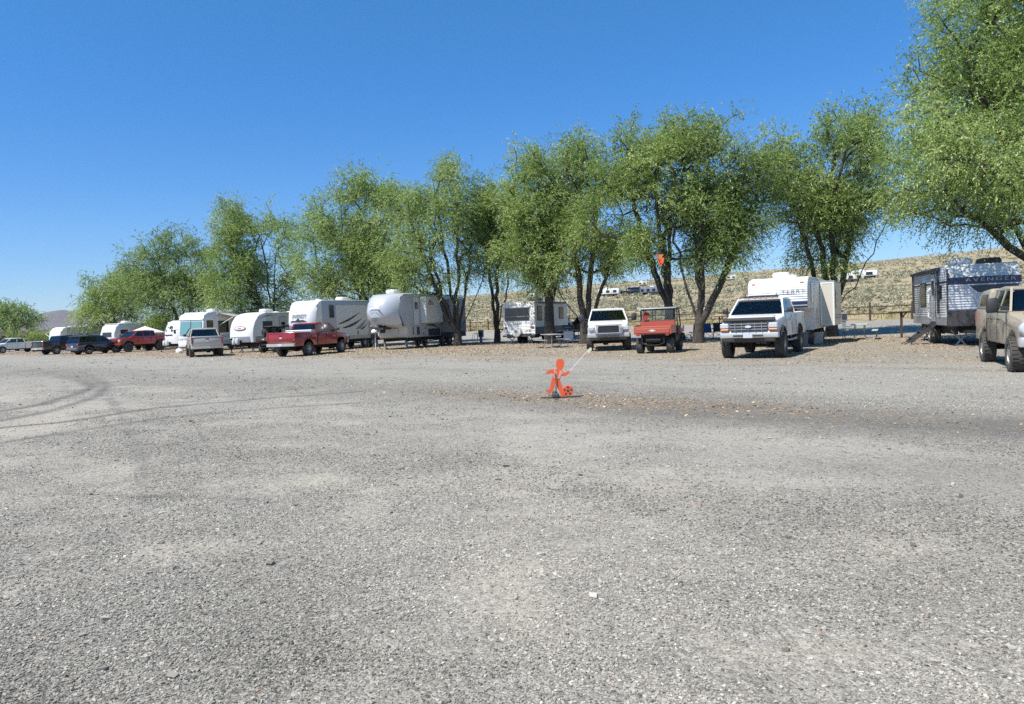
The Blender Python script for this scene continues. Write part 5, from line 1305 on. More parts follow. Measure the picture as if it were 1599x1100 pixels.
for s in (-1, 1): MB().lathe_x([(0.0, 0.07), (0.02, 0.07), (0.035, 0.001)], (0, 0, 0), 10, Matrix.Translation((s * 0.35, 4.86, 1.72)) @ Matrix.Rotation(R(90), 4, 'Z')).build('docking_light', M['lamp'], t, 40)
b = MB(); b.plate([(-0.5, 0), (-0.2, 0.16), (-0.05, 0.08), (0.1, 0.26), (0.5, 0)], (0.0, 5.385, 2.75), (-1, 0, 0), (0, -0.25, 1), 0.02); b.build('mountain_emblem', M['paleink'], t, 0)
lettering('MONTANA', 0.16, M['paleink'], t, (0, 5.40, 2.62), (R(90), 0, R(180)))
# side facing the camera (left side of the trailer)
s = -1
wall_panel(t, s, 2.1, 2.55, 0.66, 1.95, M['paleink'], 'door', hw, frame=M['midgrey']); wall_panel(t, s, 2.1, 2.95, 0.38, 0.5, M['rvglass'], 'door_window', hw + 0.03)
sl_ = MB(); sl_.cbox((-hw - 0.25, 0.35, 2.65), (0.5, 2.4, 1.85), ch=0.03); so_ = sl_.build('slide_out', M['offwhite'], t, 30)
b = MB(); b.plate([(-0.1 + 0.0, 0), (0.12, 0.28), (0.3, 0.05), (0.45, 0.22), (0.6, 0)], (-hw - 0.503, 1.1, 3.15), (0, -1, 0), (0, 0, 1), 0.012); b.build('mountain_emblem', M['greyink'], so_, 0)
lettering('MONTANA', 0.17, M['greyink'], so_, (-hw - 0.515, 0.85, 3.05), (R(90), 0, R(-90)))
sl_ = MB(); sl_.cbox((-hw - 0.42, -2.55, 2.2), (0.86, 2.5, 2.45), ch=0.03); so_ = sl_.build('slide_out', M['midgrey'], t, 30)
b = MB(); b.cbox((-hw - 0.86, -2.35, 2.45), (0.03, 0.95, 0.95), ch=0.01); wf = b.build('window_frame', M['offwhite'], so_, 0)
b = MB(); b.cbox((-hw - 0.88, -2.35, 2.68), (0.03, 0.80, 0.38), ch=0.01); b.cbox((-hw - 0.88, -2.35, 2.23), (0.03, 0.80, 0.38), ch=0.01); b.build('window', M['rvglass'], wf, 0)
b = MB(); b.box(-hw - 0.82, -hw + 0.0, -3.75, -1.35, 0.62, 0.965); b.build('slide_skirt', M['matteblack'], so_, 0)
MB().box(-hw - 0.006, -hw + 0.002, -5.15, -4.0, 0.80, 1.35).build('lower_band', M['charcoal'], t, 0)
MB().box(-hw - 0.006, -hw + 0.002, -1.2, 0.5, 0.80, 1.30).build('lower_band', M['charcoal'], t, 0)
wall_panel(t, s, -4.6, 2.45, 0.6, 1.0, M['rvglass'], 'window', hw, frame=M['offwhite'])
for (y, z, w, h) in ((2.6, 1.2, 0.12, 0.5), (1.9, 1.2, 0.35, 0.55), (0.9, 1.35, 0.10, 0.12), (1.2, 1.0, 0.1, 0.12)): wall_panel(t, s, y, z, w, h, M['charcoal'], 'hatch', hw)
swoosh(t, s, hw + 0.0, streak(1.0, 2.0, -1.2, 1.6, 0.14, 0.28), M['greyink']); swoosh(t, s, hw, streak(0.8, 1.55, -1.2, 1.25, 0.12, 0.15), M['ink'])
b = MB(); b.box(-0.35, 0.35, 3.9, 4.9, 1.38, 1.56); b.box(-0.12, 0.12, 4.3, 4.6, 1.15, 1.40); b.build('kingpin', M['matteblack'], t, 0)
b = MB(); b.lathe_z([(0.001, 0.0), (0.26, 0.02), (0.28, 0.12), (0.20, 0.24), (0.001, 0.27)], (0.55, 4.55, 1.18), 14); b.build('pin_cover', M['white'], t, 45)
b = MB(); b.tube([(0.55, 4.55, 1.2), (0.55, 4.55, 0.45)], 0.05, 7)
for a in (0, 120, 240): b.tube([(0.55, 4.55, 0.5), (0.55 + 0.4 * math.cos(R(a)), 4.55 + 0.4 * math.sin(R(a)), 0.02)], 0.03, 6)
b.build('pin_stand', M['steel'], t, 40)
for sx in (-1, 1):
    b = MB(); b.bar((sx * 0.9, 2.9, 0.8), (sx * 0.9, 2.9, 0.08), 0.10); b.cbox((sx * 0.9, 2.9, 0.05), (0.3, 0.3, 0.08)); b.build('landing_leg', M['steel'], t, 30)
axle_set(t, (-1.8, -2.8), hw, 0.38, 'spoke'); jack(t, -0.9, -4.9, 0.7); jack(t, 0.9, -4.9, 0.7)
putd(t, 204, (1.25, 4.7), 569.5, 50.5)

# ---- white fifth wheel with mountain graphic
t = thing('fifth_wheel_trailer', 'white fifth wheel trailer with mountain graphic on its nose, behind the dark red pickup', 'trailer', group=GR)
rv_body(t, [(4.0, 1.55), (4.0, 3.3), (3.7, 3.58), (3.3, 3.66), (-5.0, 3.60), (-5.0, 0.72), (2.6, 0.72), (2.6, 1.55)], 2.5, M['ltgrey'])
nose_part(t, [(3.7, 1.5), (4.1, 1.45), (4.45, 1.65), (4.58, 2.1), (4.50, 2.8), (4.28, 3.3), (3.9, 3.6), (3.5, 3.68), (3.5, 1.5)], 2.52, M['white'], 3.7, 0.42, p=5)
nose_part(t, [(4.0, 1.52), (4.16, 1.42), (4.50, 1.60), (4.60, 1.92), (4.0, 1.92)], 2.3, M['silver'], 4.0, 0.36, 'nose_band', p=5)
roof_skin(t, -4.9, 3.4, hw, 3.65); frame_rails(t, -4.9, 2.4, hw, 0.5, 0.8); ac_unit(t, -0.5, 3.68); vent(t, 2.0, 3.68)
lettering('EVEREST', 0.36, M['greyink'], t, (-0.05, 4.575, 2.55), (R(80), 0, R(180)), shear=0.25, bold=0.008, sx=0.95)
b = MB(); b.plate([(-0.8, 0), (-0.5, 0.10), (-0.3, 0.06), (0.0, 0.24), (0.2, 0.10), (0.4, 0.14), (0.8, 0), (0.2, -0.04), (-0.3, -0.02)], (0, 4.59, 2.16), (-1, 0, 0), (0, -0.1, 1), 0.014); b.build('mountain_emblem', M['ink'], t, 0)
b = MB(); b.plate([(-0.28, 0), (0.0, 0.30), (0.28, 0), (0.0, 0.12)], (0.1, 4.51, 2.78), (-1, 0, 0), (0, -0.3, 1), 0.014); b.build('mountain_emblem', M['paleink'], t, 0)
s = -1
wall_panel(t, s, 2.4, 2.85, 0.5, 0.9, M['rvglass'], 'window', hw, frame=M['midgrey']); 
MB().box(-hw - 0.012, -hw + 0.002, -1.9, 1.9, 1.02, 3.30).build('slide_out', M['offwhite'], t, 0)
swoosh(t, s, hw + 0.012, streak(1.7, 1.9, -0.9, 2.75, 0.16, -0.1), M['ink']); swoosh(t, s, hw + 0.012, streak(1.2, 1.6, -1.2, 2.3, 0.20, -0.12), M['ink']); swoosh(t, s, hw + 0.012, streak(-0.4, 1.5, -1.7, 2.2, 0.26, -0.12), M['greyink']); swoosh(t, s, hw + 0.012, streak(-0.9, 1.45, -1.8, 1.9, 0.14, -0.1), M['ink'])
wall_panel(t, s, -3.0, 2.15, 0.85, 2.1, M['offwhite'], 'slide_out', hw + 0.25); wall_panel(t, s, -3.0, 2.3, 0.6, 1.2, M['rvglass'], 'window', hw + 0.28, frame=M['greyink'])
for (y, z, w, h) in ((0.5, 0.88, 0.12, 0.14), (-0.6, 1.2, 0.10, 0.3)): wall_panel(t, s, y, z, w, h, M['charcoal'], 'hatch', hw + 0.012)
MB().box(-hw - 0.006, -hw + 0.002, -4.95, -2.2, 0.74, 1.0).build('lower_band', M['charcoal'], t, 0)
swoosh(t, s, hw, streak(-2.0, 3.0, -2.9, 3.5, 0.25, -0.1), M['ink'])
axle_set(t, (-1.6, -2.6), hw, 0.38); 
for sx in (-1, 1):
    b = MB(); b.bar((sx * 0.9, 2.4, 0.8), (sx * 0.9, 2.4, 0.08), 0.10); b.build('landing_leg', M['steel'], t, 30)
b = MB(); b.box(-0.4, 0.4, 2.7, 4.0, 1.35, 1.54); b.box(-0.12, 0.12, 3.4, 3.7, 1.1, 1.36); b.build('kingpin', M['matteblack'], t, 0)
steps(t, -1, -1.0 + 3.6, 0.75, hw, False)
putd(t, 206, (1.25, 4.2), 450.5, 54)

# ---- rounded white travel trailer
t = thing('travel_trailer', 'white travel trailer with big curved front, left of the white fifth wheel', 'trailer', group=GR)
hw = 1.2
F2 = [(3.1, 0.78), (3.12, 1.3), (3.05, 1.85), (2.85, 2.35), (2.5, 2.78), (2.0, 3.02), (1.5, 3.1)]
rv_body(t, [(2.2, 0.75), (2.2, 2.9), (1.5, 3.06), (-3.2, 2.98), (-3.2, 0.75)], 2.4, M['cream'])
nose_part(t, [(y, z) for y, z in F2] + [(1.5, 0.76)], 2.42, M['white'], 1.6, 0.18, p=6)
nose_part(t, [(3.06, 0.76), (3.15, 0.80), (3.15, 1.22), (3.06, 1.22)], 2.2, M['steel'], 1.6, 0.17, 'rock_guard', p=6)
roof_skin(t, -3.1, 1.6, hw, 3.02); frame_rails(t, -3, 2.8, hw, 0.42, 0.8); ac_unit(t, 0.2, 3.06); vent(t, -1.2, 3.04); vent(t, -2.2, 3.04, -0.3)
lettering('Lance', 0.42, M['paleink'], t, (0.05, 2.80, 2.52), (R(58), 0, R(180)), shear=0.35)
b = MB(); b.plate([(0.62 * math.cos(a), 0.17 * math.sin(a)) for a in np.linspace(0, 6.1, 22)], (0, 3.075, 1.88), (-1, 0, 0), (0, -0.22, 1), 0.014); eo = b.build('emblem', M['redink'], t, 0)
b = MB(); b.plate([(0.55 * math.cos(a), 0.12 * math.sin(a)) for a in np.linspace(0, 6.1, 22)], (0, 3.090, 1.88), (-1, 0, 0), (0, -0.22, 1), 0.014); b.build('emblem_face', M['offwhite'], eo, 0)
lettering('Lance', 0.16, M['redink'], t, (0, 3.112, 1.885), (R(76), 0, R(180)), shear=0.3)
s = -1
wall_panel(t, s, 1.35, 1.95, 0.95, 0.75, M['rvglass'], 'window', hw, frame=M['matteblack']); wall_panel(t, s, -0.35, 1.75, 0.72, 1.85, M['ltgrey'], 'door', hw, frame=M['greyink']); wall_panel(t, s, -0.35, 2.0, 0.44, 0.55, M['rvglass'], 'door_window', hw + 0.03)
swoosh(t, s, hw, streak(2.2, 2.6, 0.4, 2.85, 0.08, 0.08), M['greyink']); swoosh(t, s, hw, streak(2.3, 1.1, 0.2, 1.6, 0.07, -0.1), M['greyink']); swoosh(t, s, hw, streak(0.6, 1.25, -0.05, 1.75, 0.06, -0.05), M['greyink'])
wall_panel(t, s, -2.3, 2.0, 0.8, 0.6, M['rvglass'], 'window', hw, frame=M['matteblack'])
axle_set(t, (-0.6, -1.5), hw, 0.36); tongue(t, 3.1, 0.55, 1.0); tanks(t, 3.55, 0.62); scissor(t, 0.6, 2.4, 0.6); scissor(t, -0.6, 2.4, 0.6)
putd(t, 206, (1.2, 3.0), 357, 58)

# ---- square white camper seen from behind
t = thing('travel_trailer', 'square white camper showing its rear window and round spare wheel cover', 'trailer', group=GR)
hw = 1.22
rv_body(t, [(3.4, 0.65), (3.4, 2.6), (3.1, 2.92), (-3.4, 2.92), (-3.4, 0.65)], 2.44, M['rib_white'], 0.04)
roof_skin(t, -3.3, 3.1, hw, 2.92, 'cream'); frame_rails(t, -3.5, 3.3, hw, 0.42, 0.7)
b = MB(); b.cbox((-0.12, -3.41, 2.08), (1.95, 0.03, 0.98), ch=0.01); wf = b.build('window_frame', M['ltgrey'], t, 0)
b = MB(); b.cbox((-0.12, -3.435, 2.08), (1.84, 0.03, 0.88), ch=0.01); b.build('rear_window', M['rvglass'], wf, 0)
MB().box(-1.02, 0.78, -3.456, -3.452, 1.905, 1.925).build('window_bar', M['ltgrey'], wf, 0)
lettering('HIDEOUT', 0.14, M['greyink'], t, (-0.10, -3.413, 1.40), (R(90), 0, 0), bold=0.004)
b = MB(); b.lathe_x([(-0.14, 0.001), (-0.14, 0.28), (-0.12, 0.33), (0.10, 0.34), (0.10, 0.001)], (0, 0, 0), 26, Matrix.Translation((-0.12, -3.56, 0.83)) @ Matrix.Rotation(R(90), 4, 'Z')); so_ = b.build('spare_wheel_cover', M['offwhite'], t, 45)
b = MB(); b.plate([(-0.16, 0.02), (-0.02, 0.14), (0.12, 0.06), (0.2, -0.02), (0.05, -0.02), (-0.02, -0.16), (-0.08, -0.02)], (-0.12, -3.702, 0.85), (1, 0, 0), (0, 0, 1), 0.008); b.build('cover_emblem', M['greyink'], so_, 0)
for sx in (-1, 1):
    MB().cbox((sx * 1.02, -3.42, 1.13), (0.22, 0.04, 0.10), ch=0.01).build('tail_light', M['redlens'], t, 0)
    MB().cbox((sx * 1.02, -3.415, 2.78), (0.10, 0.03, 0.05), ch=0.01).build('marker_light', M['redlens'], t, 0)
MB().box(-1.215, 1.215, -3.56, -3.46, 0.50, 0.62).build('rear_bumper', M['matteblack'], t, 0)
MB().box(hw - 0.002, hw + 0.006, -3.38, 3.2, 0.67, 1.15).build('lower_band', M['charcoal'], t, 0)
MB().box(hw - 0.002, hw + 0.008, -3.38, 3.2, 1.16, 2.88).build('side_cladding', M['cream'], t, 0)
wall_panel(t, 1, -2.5, 2.1, 0.8, 0.95, M['rvglass'], 'window', hw + 0.008, frame=M['matteblack']); wall_panel(t, 1, -0.5, 1.85, 0.7, 1.85, M['midgrey'], 'door', hw + 0.008, frame=M['matteblack']); wall_panel(t, 1, 1.9, 2.1, 0.9, 0.8, M['rvglass'], 'window', hw + 0.008, frame=M['matteblack'])
MB().tube([(hw + 0.1, -2.9, 2.86), (hw + 0.1, 2.6, 2.86)], 0.07, 8).build('awning_roll', M['charcoal'], t, 40)
ac_unit(t, -0.6, 2.95, x=0.25, black=True); b = MB(); b.lathe_z([(0.45, 0), (0.43, 0.15), (0.25, 0.33), (0.001, 0.38)], (-0.35, 0.4, 2.95), 16); b.build('satellite_dome', M['offwhite'], t, 50)
MB().tube([(-0.1, 0.2, 2.95), (-0.1, 0.2, 3.9)], 0.02, 5).build('antenna', M['charcoal'], t, 0)
axle_set(t, (0.1, -0.85), hw, 0.35, 'dish'); scissor(t, -0.7, -3.1, 0.55); scissor(t, 0.7, -3.1, 0.55); tongue(t, 3.4, 0.5, 1.2)
putd(t, 24, (-1.22, -3.4), 785.5, 52.5)

# dark wagon with its door open, ahead of the square camper
t = thing('suv', 'black wagon with its front door swung open beyond the square white camper', 'suv', group=G)
suv(t, 'black')
d = MB(); d.prism([(0.0, 0.46), (0.0, 1.14), (-0.50, 1.72), (-0.95, 1.72), (-1.08, 1.14), (-1.05, 0.46)], -0.035, 0.035, 0.015)
do = d.build('open_door', M['black'], t, 30); do.location = (0.97, 1.0, 0.0); do.rotation_euler = (0, 0, R(66))
d = MB(); d.prism([(-0.12, 1.18), (-0.52, 1.66), (-0.90, 1.66), (-1.0, 1.18)], -0.042, 0.042, 0.0); d.build('side_window', M['darkglass'], do, 0)
putd(t, 20, (0, 0), 871, 62)

# ---- motorhome
t = thing('motorhome', 'tall white motorhome with wide teal shaded windscreen, behind the pale beige pickup', 'motorhome', group=GR)
hw = 1.26
rv_body(t, [(4.9, 0.62), (4.95, 1.35), (4.75, 2.75), (4.82, 2.85), (4.6, 3.25), (4.0, 3.48), (3.3, 3.5), (-5.0, 3.5), (-5.0, 0.5), (4.8, 0.5)], 2.52, M['white'], 0.10)
b = MB(); b.pane((1.10, 4.965, 1.48), (-1.10, 4.965, 1.48), (-1.06, 4.80, 2.68), (1.06, 4.80, 2.68), 0.02); wo_ = b.build('windshield', M['tealshade'], t, 0)
b = MB(); b.bar((0, 4.975, 1.46), (0, 4.81, 2.70), 0.05, 0.05); b.build('windshield_divider', M['matteblack'], wo_, 0)
for sx in (-1, 1): b = MB(); b.tube([(sx * 0.55, 5.0, 1.45), (sx * 0.1, 4.93, 2.1)], 0.02, 5); b.build('wiper', M['matteblack'], wo_, 0)
nose_part(t, [(4.85, 0.42), (5.08, 0.50), (5.12, 0.80), (5.06, 1.0), (4.85, 1.0)], 2.5, M['white'], 4.8, 0.18, 'front_bumper', p=5)
MB().box(-0.7, 0.7, 4.97, 5.0, 1.08, 1.28).build('grille', M['ltgrey'], t, 0)
for sx in (-1, 1):
    MB().cbox((sx * 0.98, 4.95, 1.15), (0.32, 0.1, 0.2), ch=0.03).build('headlight', M['lamp'], t, 30)
    b = MB(); b.bar((sx * 1.2, 4.8, 2.1), (sx * 1.55, 4.95, 2.0), 0.04); b.cbox((sx * 1.60, 4.95, 1.85), (0.2, 0.12, 0.38), ch=0.03); b.build('mirror', M['matteblack'], t, 30)
s = -1
for (y, z, w, h) in ((3.9, 2.15, 0.85, 1.1), (1.9, 2.15, 1.5, 1.0), (-0.9, 2.2, 1.4, 0.9), (-3.2, 2.2, 1.2, 0.9)): wall_panel(t, s, y, z, w, h, M['rvglass'], 'window', hw, frame=M['charcoal'])
for (z, h, m_) in ((1.35, 0.06, 'greyink'), (1.22, 0.04, 'blueink'), (0.72, 0.36, 'ltgrey')): MB().box(-hw - 0.008, -hw + 0.002, -4.9, 4.4, z - h / 2, z + h / 2).build('side_stripe', M[m_], t, 0)
roof_skin(t, -4.9, 3.6, hw, 3.48); ac_unit(t, 1.6, 3.5); ac_unit(t, -2.5, 3.5)
b = MB(); b.tube([(-hw - 0.09, 2.9, 3.34), (-hw - 0.09, -4.4, 3.34)], 0.08, 8); b.build('awning_roll', M['awning'], t, 40)
b = MB(); b.pane((-hw - 0.03, 2.6, 3.40), (-hw - 0.03, -4.2, 3.40), (-hw - 1.6, -4.2, 3.05), (-hw - 1.6, 2.6, 3.05), 0.02); ao = b.build('awning', M['awning'], t, 0)
for y in (2.55, -4.15): MB().bar((-hw - 0.02, y, 2.3), (-hw - 1.6, y, 3.05), 0.05).build('awning_arm', M['white'], ao, 0)
b = MB(); b.box(-hw + 0.1, hw - 0.1, -4.8, 4.6, 0.35, 0.6); b.build('chassis', M['dark'], t, 0)
for sx in (-1, 1):
    for y in (3.2, -2.6): wheel(t, sx * (hw - 0.20), y, 0.48, 0.28, 'alloy', 0.58, 'dish')
putd(t, 193, (1.26, 4.9), 277.5, 66)

# ---- trailers far left
t = thing('travel_trailer', 'long low white trailer with grey side, farthest left trailer beside the brown house', 'trailer', group=GR)
hw = 1.22
rv_body(t, [(3.6, 0.7), (3.65, 1.6), (3.5, 2.5), (3.1, 3.0), (2.6, 3.12), (-4.6, 3.12), (-4.6, 0.7)], 2.44, M['ltgrey'])
nose_part(t, [(3.62, 0.7), (3.70, 1.6), (3.55, 2.52), (3.15, 3.03), (2.6, 3.15), (2.6, 0.7)], 2.46, M['white'], 2.7, 0.1, p=6)
lettering('Fairpoint', 0.46, M['ink'], t, (-hw - 0.006, 0.2, 2.05), (R(90), 0, R(-90)), bold=0.012)
wall_panel(t, -1, 2.2, 1.45, 1.2, 0.3, M['midgrey'], 'hatch', hw); wall_panel(t, -1, -3.0, 2.0, 1.0, 0.6, M['rvglass'], 'window', hw, frame=M['offwhite'])
roof_skin(t, -4.5, 2.8, hw, 3.12); ac_unit(t, -1.2, 3.12); vent(t, 1.2, 3.12); frame_rails(t, -4.4, 3.2, hw); axle_set(t, (-0.9, -1.8), hw)
b = MB(); b.pane((hw + 0.02, 2.8, 3.0), (hw + 0.02, -2.5, 3.0), (hw + 2.2, -2.5, 2.4), (hw + 2.2, 2.8, 2.4), 0.02); ao = b.build('awning', M['whitefab'], t, 0)
for y in (2.75, -2.45): MB().bar((hw, y, 1.2), (hw + 2.2, y, 2.4), 0.05).build('awning_arm', M['white'], ao, 0)
putd(t, 207, (-1.22, 3.6), 92, 99)
t = thing('travel_trailer', 'cream boxy trailer with one dark front window, behind the navy wagon', 'trailer', group=GR)
rv_body(t, [(3.6, 0.7), (3.62, 1.9), (3.3, 2.75), (2.9, 2.98), (-4.6, 3.05), (-4.6, 0.7)], 2.44, M['offwhite'])
MB().pane((0.75, 3.63, 1.62), (-0.75, 3.63, 1.62), (-0.75, 3.62, 2.1), (0.75, 3.62, 2.1), 0.03).build('front_window', M['rvglass'], t, 0)
wall_panel(t, -1, 2.4, 2.1, 0.9, 0.5, M['rvglass'], 'window', hw, frame=M['offwhite']); wall_panel(t, -1, -1.4, 2.0, 1.0, 0.6, M['rvglass'], 'window', hw, frame=M['offwhite'])
roof_skin(t, -4.5, 3.0, hw, 3.03); ac_unit(t, 1.2, 3.04); vent(t, 2.3, 3.0, -0.5); vent(t, -1.2, 3.05); frame_rails(t, -4.4, 3.2, hw); axle_set(t, (-0.9, -1.8), hw); tongue(t, 3.55)
putd(t, 207, (1.22, 3.6), 155, 83)
t = thing('travel_trailer', 'round nosed white trailer with black leafy graphic, left of the motorhome', 'trailer', group=GR)
rv_body(t, [(2.2, 0.7), (2.2, 2.8), (1.5, 2.9), (-3.4, 2.9), (-3.4, 0.7)], 2.4, M['offwhite'])
nose_part(t, [(3.0, 0.72), (3.05, 1.4), (2.95, 2.0), (2.7, 2.5), (2.2, 2.85), (1.6, 2.94), (1.5, 0.72)], 2.42, M['white'], 1.6, 0.5, p=3)
rg = random.Random(5)
b = MB()
for k in range(14):
    a = rg.uniform(-0.2, 3.3); r0 = rg.uniform(0.15, 0.3); r1 = rg.uniform(0.35, 0.62); ox = 0.1
    zz0, zz1 = 1.95 + r0 * math.sin(a) * 0.6, 1.95 + r1 * math.sin(a) * 0.8
    b.cbox((ox + r1 * math.cos(a) * 0.8, 3.06 - max(0, zz1 - 1.5) * 0.24, zz1), (rg.uniform(0.1, 0.26), 0.06, rg.uniform(0.06, 0.14)), ch=0.02)
b.build('graphic', M['ink'], t, 0)
b = MB(); b.cbox((0.1, 3.05, 1.55), (1.0, 0.05, 0.12), ch=0.02); b.build('front_window_shade', M['ink'], t, 0)
roof_skin(t, -3.3, 1.8, 1.2, 2.88); frame_rails(t, -3.2, 2.8, 1.2); axle_set(t, (-0.6, -1.5), 1.2); tongue(t, 3.0); tanks(t, 3.5)
putd(t, 206, (1.2, 3.0), 250, 71)

# ------------------------------------------------------------------ utility vehicles
def utv(root, B, dark=False):
    hw = 0.76
    bed = MB()
    bed.box(-hw, hw, -1.55, -0.42, 0.86, 0.90); bed.box(-hw, -hw + 0.04, -1.55, -0.42, 0.901, 1.18); bed.box(hw - 0.04, hw, -1.55, -0.42, 0.901, 1.18); bed.box(-hw + 0.041, hw - 0.041, -0.46, -0.42, 0.901, 1.36)
    for s in (-1, 1): bed.box(s * hw - 0.03, s * hw + 0.03, -1.57, -0.40, 1.181, 1.215)
    bed.build('cargo_bed', B, root, 0)
    tg = MB(); tg.cbox((0, -1.585, 1.0), (2 * hw + 0.02, 0.05, 0.34), ch=0.012); tg.cbox((0, -1.62, 0.98), (2 * hw - 0.12, 0.03, 0.20), ch=0.01); to = tg.build('tailgate', B, root, 0)
    MB().plate([(-0.16, 0), (0, 0.05), (0.16, 0), (0, -0.05)], (0, -1.637, 0.99), (1, 0, 0), (0, 0, 1), 0.006).build('emblem', M['paleink'], to, 0)
    if not dark:
        b = MB(); b.box(-hw + 0.05, hw - 0.05, -0.40, -0.36, 1.0, 1.42); b.build('bed_headboard', B, root, 0)
    f = MB(); f.box(-hw + 0.06, hw - 0.06, -0.9, 1.3, 0.42, 0.52); f.box(-0.4, 0.4, -1.4, -0.4, 0.45, 0.84); f.tube([(-0.65, -1.05, 0.32), (0.65, -1.05, 0.32)], 0.05, 7); f.tube([(-0.65, 1.05, 0.32), (0.65, 1.05, 0.32)], 0.04, 7)
    f.tube([(-0.45, -1.5, 0.45), (-0.2, -1.58, 0.36), (0.2, -1.58, 0.36), (0.45, -1.5, 0.45), (0.45, -1.5, 0.84)], 0.03, 6); f.tube([(-0.45, -1.5, 0.84), (-0.45, -1.5, 0.45)], 0.03, 6); f.lathe_x([(-0.3, 0.001), (-0.3, 0.1), (0.3, 0.1), (0.3, 0.001)], (0, -1.42, 0.58), 10)
    f.build('frame', M['dark'], root, 30)
    h = MB(); h.prism([(0.75, 0.52), (0.75, 1.12), (0.95, 1.15), (1.45, 1.0), (1.58, 0.75), (1.52, 0.5)] , -hw + 0.02, hw - 0.02, 0.05); h.build('hood', B, root, 35)
    for s in (-1, 1):
        MB().cbox((s * 0.5, 1.54, 0.84), (0.2, 0.08, 0.12), ch=0.02).build('headlight', M['lamp'], root, 0)
        MB().prism([(y, z) for y, z in arch(1.05, 0.34, 0.46, 9, 10, 170)] + [(y, z) for y, z in arch(1.05, 0.34, 0.41, 9, 10, 170)][::-1], s * hw - 0.11, s * hw + 0.10, 0.0).build('mudguard', M['matteblack'], root, 30)
        MB().box(*((hw - 0.10, hw - 0.02) if s > 0 else (-hw + 0.02, -hw + 0.10)), -0.35, 0.72, 0.5, 0.72).build('side_sill', M['matteblack'], root, 0)
    st = MB()
    for (x) in (-0.36, 0.36):
        st.cbox((x, 0.02, 0.86), (0.62, 0.5, 0.14), ch=0.04); st.cbox((x, -0.26, 1.12), (0.62, 0.12, 0.48), ch=0.04)
    st.box(-0.68, 0.68, -0.3, 0.25, 0.53, 0.78); st.build('seats', M['matteblack'], root, 30)
    sw = MB(); sw.tube([(-0.36 + 0.17 * math.cos(a), 0.48 - 0.07 * math.sin(a), 1.12 + 0.15 * math.sin(a)) for a in np.linspace(0, 6.283, 16)], 0.018, 5); sw.tube([(-0.36, 0.5, 1.12), (-0.36, 0.78, 0.95)], 0.02, 5); sw.build('steering_wheel', M['matteblack'], root, 0)
    c = MB(); cr = 0.027
    for s in (-1, 1):
        c.tube([(s * 0.72, -0.38, 0.55), (s * 0.72, -0.38, 1.84), (s * 0.70, -0.30, 1.90), (s * 0.70, 0.55, 1.90), (s * 0.72, 0.68, 1.82), (s * 0.73, 0.98, 1.10)], cr, 7)
        c.tube([(s * 0.72, 0.22, 0.6), (s * 0.71, 0.24, 1.9)], cr * 0.8, 6)
    c.tube([(-0.7, -0.34, 1.88), (0.7, -0.34, 1.88)], cr, 7); c.tube([(-0.7, 0.6, 1.88), (0.7, 0.6, 1.88)], cr, 7); c.tube([(-0.72, -0.38, 1.40), (0.72, -0.38, 1.40)], cr, 7); c.tube([(-0.22, -0.38, 1.0), (-0.22, -0.38, 1.88)], cr * 0.8, 6)
    c.tube([(-0.1, -0.38, 1.4), (-0.1, -0.38, 1.88)], cr * 0.7, 6)
    c.build('roll_cage', M['charcoal'], root, 40)
    r = MB(); r.prism([(-0.62, 1.92), (-0.60, 1.965), (0.2, 1.99), (0.85, 1.95), (0.92, 1.90), (0.8, 1.915), (0.2, 1.95)], -0.84, 0.84, 0.03); r.build('roof', M['midgrey'] if not dark else M['matteblack'], root, 35)
    b = MB(); b.pane((-0.66, -0.40, 1.44), (0.66, -0.40, 1.44), (0.66, -0.40, 1.86), (-0.66, -0.40, 1.86), 0.006); b.build('rear_window', M['glass'], root, 0)
    for s in (-1, 1):
        MB().cbox((s * 0.60, -1.60, 0.80), (0.14, 0.04, 0.08), ch=0.01).build('tail_light', M['redlens'], root, 0)
        for y in (-1.05, 1.05): wheel(root, s * 0.62, y, 0.33, 0.26, 'steel', 0.5, 'dish', M['charcoal'] if dark else None)
t = thing('utility_vehicle', 'faded red utility vehicle with cargo bed and dark flat roof', 'utility vehicle', group='small utility vehicles')
utv(t, M['utvred']); t.scale = (1.04, 1.04, 1.0)
MB().tube([(0.76 + 0.10, 0.9 + 0.12 * math.cos(a), 1.0 + 0.13 * math.sin(a)) for a in np.linspace(0, 6.283, 14)], 0.025, 6).build('door_hoop', M['paleink'], t, 0)
b = MB(); b.plate([(0, 0), (0.22, 0.06), (0.28, 0.32), (0.1, 0.36), (0.02, 0.2)], (-0.62, -0.46, 1.44), (1, 0, 0), (0, 0, 1), 0.01); b.build('hanging_cloth', M['redfab'], t, 0)
put(t, 22, (-0.62, -1.05), 1002, 552)
t = thing('utility_vehicle', 'black open utility vehicle with roll cage, left of the dark red pickup', 'utility vehicle', group='small utility vehicles')
utv(t, M['matteblack'], True); put(t, 25, (-0.62, -1.05), 411, 551)
MB().lathe_x([(-0.10, 0.12), (-0.12, 0.24), (-0.1, 0.30), (0.1, 0.30), (0.12, 0.24), (0.10, 0.12)], (0, 0, 0), 20, Matrix.Translation((-0.1, -1.4, 1.45)) @ Matrix.Rotation(R(60), 4, 'Z')).build('spare_tyre', M['rubber'], t, 45)

